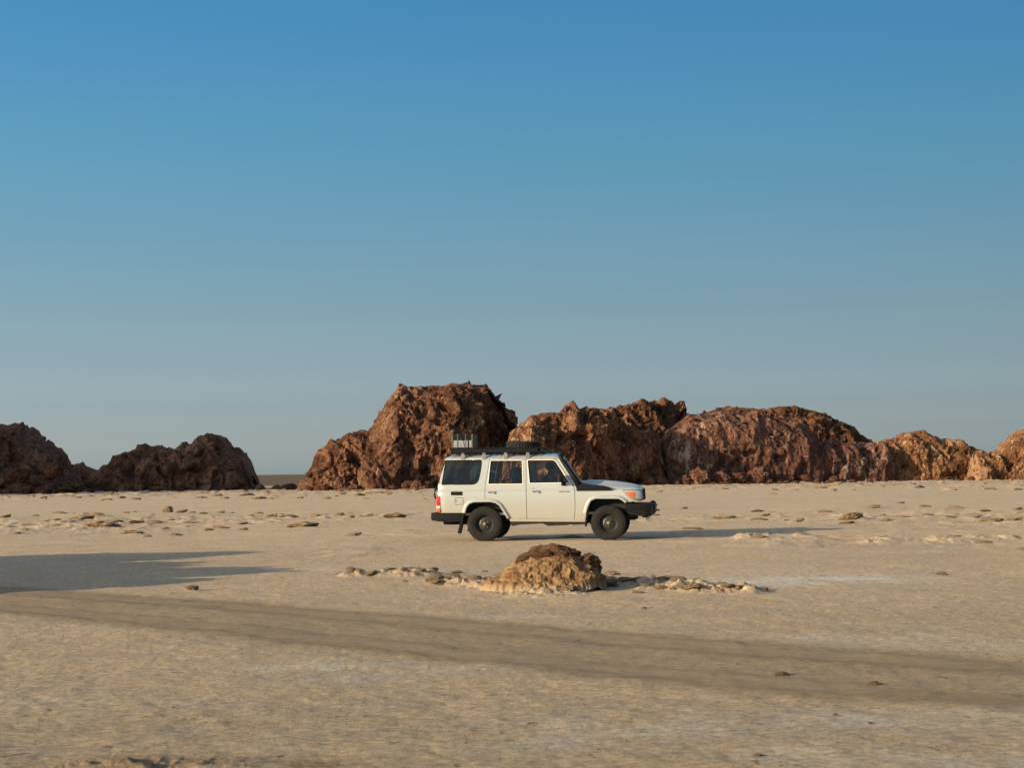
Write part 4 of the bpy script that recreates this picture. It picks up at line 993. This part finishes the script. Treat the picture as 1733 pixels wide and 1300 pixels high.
    tp = [(.205, -.085), (.215, -.108), (.25, -.120), (.30, -.124), (.345, -.118), (.366, -.108), (TR - .006, -.100), (TR, -.085), (TR, -.055), (TR - .010, -.050), (TR - .010, -.040), (TR + .001, -.035), (TR + .001, -.006), (TR - .008, -.003), (TR - .008, .003), (TR + .001, .006),
          (TR + .001, .035), (TR - .010, .040), (TR - .010, .050), (TR, .055), (TR, .085), (TR - .006, .100), (.366, .108), (.345, .118), (.30, .124), (.25, .120), (.215, .108), (.205, .085)]
    def wheel_parts(root):
        bm = bmesh.new()
        def tread(i, k):
            if 6 <= i <= 21: 
                lane = 0 if i < 9 else (1 if i < 18 else 2)
                return -.011 if (k + lane * 2) % 4 == 0 else 0
            if i in (5, 22): return -.010 if k % 4 < 2 else 0
            return 0
        lathe(bm, tp, 144, 'Y', tread); build('tyre', bm, RUBBER, root, angle=30)
        bm = bmesh.new()
        prof = [(.208, .09), (.212, -.098), (.205, -.106), (.196, -.098), (.188, -.060), (.180, -.035), (.165, -.022), (.135, -.030), (.110, -.048), (.098, -.052), (.090, -.046), (.062, -.046), (.058, -.085), (.050, -.094), (0, -.096)]
        lathe(bm, prof, 64, 'Y')
        for k in range(8):                       # dark ventilation slots are shown as inset lugs between the spokes of steel
            a = 2 * math.pi * k / 8; box(bm, (.150 * math.cos(a), -.027, .150 * math.sin(a)), (.034, .010, .014), .004, Matrix.Rotation(-a, 3, 'Y'))
        rm = build('rim', bm, RIM, root, angle=35)
        for k in range(5):
            a = 2 * math.pi * k / 5 + .3; bm = bmesh.new(); lathe(bm, [(0, -.075), (.010, -.075), (.012, -.05), (0, -.045)], 6, 'Y', None, (.078 * math.cos(a), 0, .078 * math.sin(a))); build('wheel_nut', bm, GREYM, rm)
        bm = bmesh.new(); lathe(bm, [(0, -.108), (.030, -.106), (.040, -.096), (.044, -.085)], 20, 'Y'); build('hub', bm, DUSTY, rm, True)
    w0 = empty('wheel', (0, 0, 0)); w0.parent = car; wheel_parts(w0)
    first = True
    for x in (0., 2.716):
        for s in (-1, 1):
            if first: r = w0; first = False
            else:
                r = w0.copy(); C.objects.link(r); r.parent = car
                for ch in w0.children:
                    c_ = ch.copy(); C.objects.link(c_); c_.parent = r
                    for g_ in ch.children: d_ = g_.copy(); C.objects.link(d_); d_.parent = c_
            r.location = (x, s * .735, TR - .003); r.rotation_euler = (0, x * .3 + s * .2, 0 if s < 0 else math.pi)
    # interior
    def seat(x, y, wdt, z0=.68):
        r = empty('seat', (x, y, 0)); r.parent = car
        bm = bmesh.new(); box(bm, (0, 0, z0 + .16), (.50, wdt, .16), .04); build('cushion', bm, SEATM, r, True)
        bm = bmesh.new(); box(bm, (-.26, 0, z0 + .48), (.12, wdt * .96, .56), .04, Matrix.Rotation(-.22, 3, 'Y')); 
        build('backrest', bm, SEATM, r, True).location = (-.11, 0, .12)
        bm = bmesh.new()
        for q in ([0] if wdt < .7 else [-.38, .38]): box(bm, (-.38, q, z0 + .86), (.09, .25, .16), .035)
        build('headrest', bm, SEATM, r, True)
    seat(1.02, -.40, .50); seat(1.02, .40, .50); seat(.20, 0, 1.30)
    bm = bmesh.new(); box(bm, (1.78, 0, 1.08), (.28, 1.45, .30), .06); db = N('dashboard', bm, DARKIN, ang=40)
    bm = bmesh.new(); M_ = Matrix.Rotation(R(-62), 3, 'Y')
    ring = [M_ @ Vector((.19 * math.cos(t), .19 * math.sin(t), 0)) + Vector((1.55, .40, 1.20)) for t in np.linspace(0, 2 * math.pi, 33)]
    tube(bm, ring, .014, 8, False); tube(bm, [ring[8], (1.56, .40, 1.20), ring[24]], .012, 6); tube(bm, [(1.56, .40, 1.20), (1.75, .40, 1.10)], .025, 8); build('steering_wheel', bm, BLACKP, db, True)
    bm = bmesh.new(); box(bm, (.55, 0, 1.28), (.03, 1.0, .02)); bm.free()
    # roof rack
    bm = bmesh.new(); X0, Z0 = sk(216, 226); X1, _ = sk(862, 226); zb_, zt = 1.955, 2.045
    for s in (-1, 1):
        for z, r_ in ((zb_, .020), (zt, .016)): tube(bm, [(X0, s * .66, z), (X1, s * .66, z)], r_, 8)
        box(bm, ((X0 + X1) / 2 - .05, s * .655, 2.0), (X1 - X0 - .1, .012, .075))
    for x in (X0, X1):
        for z, r_ in ((zb_, .020), (zt if x == X0 else zb_ + .03, .016)): tube(bm, [(x, -.66, z), (x, .66, z)], r_, 8)
    for x in np.linspace(X0, X1, 9): tube(bm, [(x, -.66, zb_), (x, -.66, zt)], .012, 6); tube(bm, [(x, .66, zb_), (x, .66, zt)], .012, 6)
    for x in np.linspace(X0 + .08, X1 - .05, 16): box(bm, (x, 0, zb_ + .012), (.045, 1.30, .012))
    tube(bm, [(X1, -.66, zt), (X1 + .13, -.60, zb_ + .02), (X1 + .14, .6, zb_ + .02), (X1, .66, zt)], .014, 8)
    rk = N('roof_rack', bm, BLACKM)
    for s in (-1, 1):
        for X_ in (305, 455, 608, 765):
            x_, _ = sk(X_, 255); bm = bmesh.new(); vs = []
            box(bm, (x_, s * .762, 1.868), (.085, .012, .10), .003); box(bm, (x_, s * .715, 1.935), (.06, .10, .02), .003); box(bm, (x_, s * .772, 1.822), (.07, .03, .02), .003)
            box(bm, (x_, s * .73, 1.915), (.05, .05, .05), .005)
            build('rack_bracket', bm, GREYM, rk)
    return car, lathe, tp, wheel_parts
_pc = {}
def plain_cache(name, col, rough):
    if name not in _pc: _pc[name] = plain(name, col, rough)
    return _pc[name]
car, _l, tyre_prof, wheel_parts = make_car()
CW = Matrix.Translation(car.location) @ Matrix.Rotation(CAR_YAW, 4, 'Z')
def on_car(o, loc, rz=0):
    o.location = CW @ Vector(loc); o.rotation_euler.z += CAR_YAW + rz; return o

# spare wheel lying on the rack
sw = empty('spare_wheel', (0, 0, 0)); tag(sw, 'black spare wheel lying flat on the front of the roof rack', 'wheel')
wheel_parts(sw)
(xa, za), (xb, zb) = sk(587, 170), sk(842, 170)
sw.rotation_euler = (R(-90), 0, 0)
sw.rotation_mode = 'QUATERNION'; sw.rotation_quaternion = (Matrix.Rotation(CAR_YAW, 3, 'Z') @ Matrix.Rotation(R(2), 3, 'Y') @ Matrix.Rotation(R(-90), 3, 'X')).to_quaternion()
sw.location = CW @ Vector(((xa + xb) / 2, -.22, 2.088)); sw.scale = (1, .88, 1)
# strapped case at the back of the rack
def make_case():
    r = empty('cargo_case', (0, 0, 0)); tag(r, 'black and silver case strapped upright on the back of the roof rack', 'case')
    (x0, _), (x1, _) = sk(218, 0), sk(362, 0); cx = (x0 + x1) / 2; L = x1 - x0 - .02
    for m_, z0, z1, n_ in ((BLACKP, 2.235, 2.375, 'lid'), (plain_cache('silver sheet', (.24, .25, .28), .45), 2.075, 2.233, 'case_body'), (BLACKP, 2.03, 2.073, 'case_base')):
        bm = bmesh.new(); box(bm, (0, 0, (z0 + z1) / 2), (L, .72, z1 - z0), .015 if n_ == 'lid' else .004); build(n_, bm, m_, r)
    bm = bmesh.new()
    for dx in (-L / 2 - .006, L / 2 + .006): box(bm, (dx, 0, 2.20), (.03, .74, .345), .006)
    build('end_frame', bm, plain_cache('brown frame', (.10, .075, .05), .7), r)
    for dx, m_, wd in ((-.105, plain_cache('green strap', (.02, .10, .085), .8), .022), (.075, plain_cache('purple strap', (.10, .07, .12), .8), .016), (.135, BLACKP, .028)):
        bm = bmesh.new(); box(bm, (dx, -.3635, 2.205), (wd, .004, .345)); box(bm, (dx, 0, 2.3785), (wd, .735, .005)); box(bm, (dx, .3635, 2.205), (wd, .004, .345)); build('strap', bm, m_, r)
    bm = bmesh.new(); tube(bm, [(-.03, -.366, 2.37), (0.02, -.367, 2.25), (.05, -.366, 2.09)], .005, 6); build('cord', bm, BLACKP, r)
    on_car(r, (cx, -.15, 0)); return r
make_case()
def make_bag():
    bm = bmesh.new(); bmesh.ops.create_icosphere(bm, subdivisions=4, radius=1)
    V = np.array([v.co[:] for v in bm.verts]); k_ = 1 + .35 * ridged(V * 1.6, 4, 8)[:]; V = V * k_[:, None] * np.array([.10, .07, .17])
    V[:, 0] += V[:, 2] * .35
    for v, c in zip(bm.verts, V): v.co = c
    o = build('plastic_bag', bm, plain_cache('pale plastic', (.55, .72, .72), .3), None, angle=25); tag(o, 'crumpled pale plastic bag behind the rear side window of the vehicle', 'bag')
    X_, Z_ = sk(385, 365); on_car(o, (X_, -.56, Z_)); return o
make_bag()
bm = bmesh.new(); box(bm, (0, 0, .18), (.62, 1.0, .36), .05); box(bm, (-.05, .05, .42), (.40, .6, .16), .06)
o = build('luggage', bm, plain_cache('dark luggage cloth', (.03, .035, .045), .9), None, angle=40); tag(o, 'dark luggage piled in the cargo space behind the rear side window', 'luggage'); on_car(o, (-.52, .12, .95))

# person at the wheel
def make_person():
    SKIN = plain('brown skin', (.16, .075, .042), .55); CLOTH = plain('dark blue shirt', (.020, .028, .045), .9); HAIR = plain('black hair', (.008, .007, .006), .9)
    def skin(name, pts, edges, mat, parent=None, lv=2, root=0):
        me = bpy.data.meshes.new(name); me.from_pydata([p[:3] for p in pts], edges, []); me.update()
        o = bpy.data.objects.new(name, me); C.objects.link(o)
        md = o.modifiers.new('skin', 'SKIN'); md.use_smooth_shade = True; md.branch_smoothing = .6
        for i, p in enumerate(pts):
            r = p[3] if isinstance(p[3], tuple) else (p[3], p[3]); me.skin_vertices[0].data[i].radius = r
        me.skin_vertices[0].data[root].use_root = True
        sb = o.modifiers.new('sub', 'SUBSURF'); sb.levels = lv; sb.render_levels = lv
        dg = bpy.context.evaluated_depsgraph_get(); m2 = bpy.data.meshes.new_from_object(o.evaluated_get(dg)); bpy.data.objects.remove(o)
        return m2
    # local axes: x forward, y left, z up, origin at the hips
    pts = [(0, 0, 0, (.15, .13)), (.04, 0, .16, (.14, .11)), (.10, 0, .32, (.16, .11)), (.15, 0, .43, (.12, .09)), (.19, 0, .50, (.055, .055)), (.215, 0, .55, (.055, .055)), (.235, 0, .63, (.085, .075)), (.23, 0, .70, (.08, .07)), (.22, 0, .75, (.045, .045)),
           (.14, -.19, .42, .062), (.14, .19, .42, .062), (.26, -.24, .22, .048), (.26, .24, .22, .048), (.44, -.17, .20, .036), (.44, .17, .20, .036), (.50, -.15, .22, (.034, .022)), (.50, .15, .22, (.034, .022)),
           (.10, -.10, -.02, .095), (.10, .10, -.02, .095), (.50, -.13, .02, .072), (.50, .13, .02, .072), (.62, -.13, -.34, .05), (.62, .13, -.34, .05), (.74, -.13, -.37, .04), (.74, .13, -.37, .04)]
    ed = [(0, 1), (1, 2), (2, 3), (3, 4), (4, 5), (5, 6), (6, 7), (7, 8), (3, 9), (3, 10), (9, 11), (10, 12), (11, 13), (12, 14), (13, 15), (14, 16), (0, 17), (0, 18), (17, 19), (18, 20), (19, 21), (20, 22), (21, 23), (22, 24)]
    for s, h in ((-1, 15), (1, 16)):
        b0 = len(pts)
        for k in range(4):
            z = .25 - .018 * k; y = s * .15
            pts += [(.535, y - s * .002 * k, z, .009), (.560 + .004 * (1 - abs(k - 1)), y - s * .02, z, .0085), (.556, y - s * .042, z - .004, .0075)]
            ed += [(h, b0 + 3 * k), (b0 + 3 * k, b0 + 3 * k + 1), (b0 + 3 * k + 1, b0 + 3 * k + 2)]
        b1 = len(pts); pts += [(.50, y - s * .03, .255, .010), (.525, y - s * .05, .262, .009)]; ed += [(h, b1), (b1, b1 + 1)]
    me = skin('person', pts, ed, SKIN)
    o = link('person', me, SKIN, None, True); tag(o, 'person in a dark shirt leaning over the steering wheel inside the vehicle', 'person')
    sh = [(0, 0, 0, (.165, .145)), (.04, 0, .16, (.155, .125)), (.10, 0, .32, (.175, .125)), (.145, 0, .42, (.13, .10)), (.165, 0, .46, (.075, .07)), (.14, -.19, .42, .074), (.14, .19, .42, .074), (.26, -.24, .22, .058), (.26, .24, .22, .058), (.34, -.21, .21, .052), (.34, .21, .21, .052)]
    m2 = skin('shirt', sh, [(0, 1), (1, 2), (2, 3), (3, 4), (3, 5), (3, 6), (5, 7), (6, 8), (7, 9), (8, 10)], CLOTH); link('shirt', m2, CLOTH, o, True)
    bm = bmesh.new(); bmesh.ops.create_uvsphere(bm, u_segments=24, v_segments=16, radius=1)
    V = np.array([v.co[:] for v in bm.verts]); V = V * (1 + .06 * fbm(V * 6, 3, 4))[:, None] * np.array([.102, .088, .10])
    for v, c in zip(bm.verts, V): v.co = c
    hr = build('hair', bm, HAIR, o, True); hr.location = (.215, 0, .705)
    bm = bmesh.new(); tube(bm, [(.31, 0, .665), (.328, 0, .635), (.305, 0, .625)], [.008, .014, .010], 8); 
    for s in (-1, 1): tube(bm, [(.235, s * .078, .67), (.225, s * .09, .645), (.235, s * .08, .615)], [.008, .014, .008], 8)
    for s in (-1, 1): box(bm, (.312, s * .032, .662), (.012, .026, .010), .003)
    box(bm, (.307, 0, .592), (.014, .045, .010), .003)
    build('face', bm, SKIN, o, True)
    on_car(o, (1.12, .38, .93)); return o
make_person()
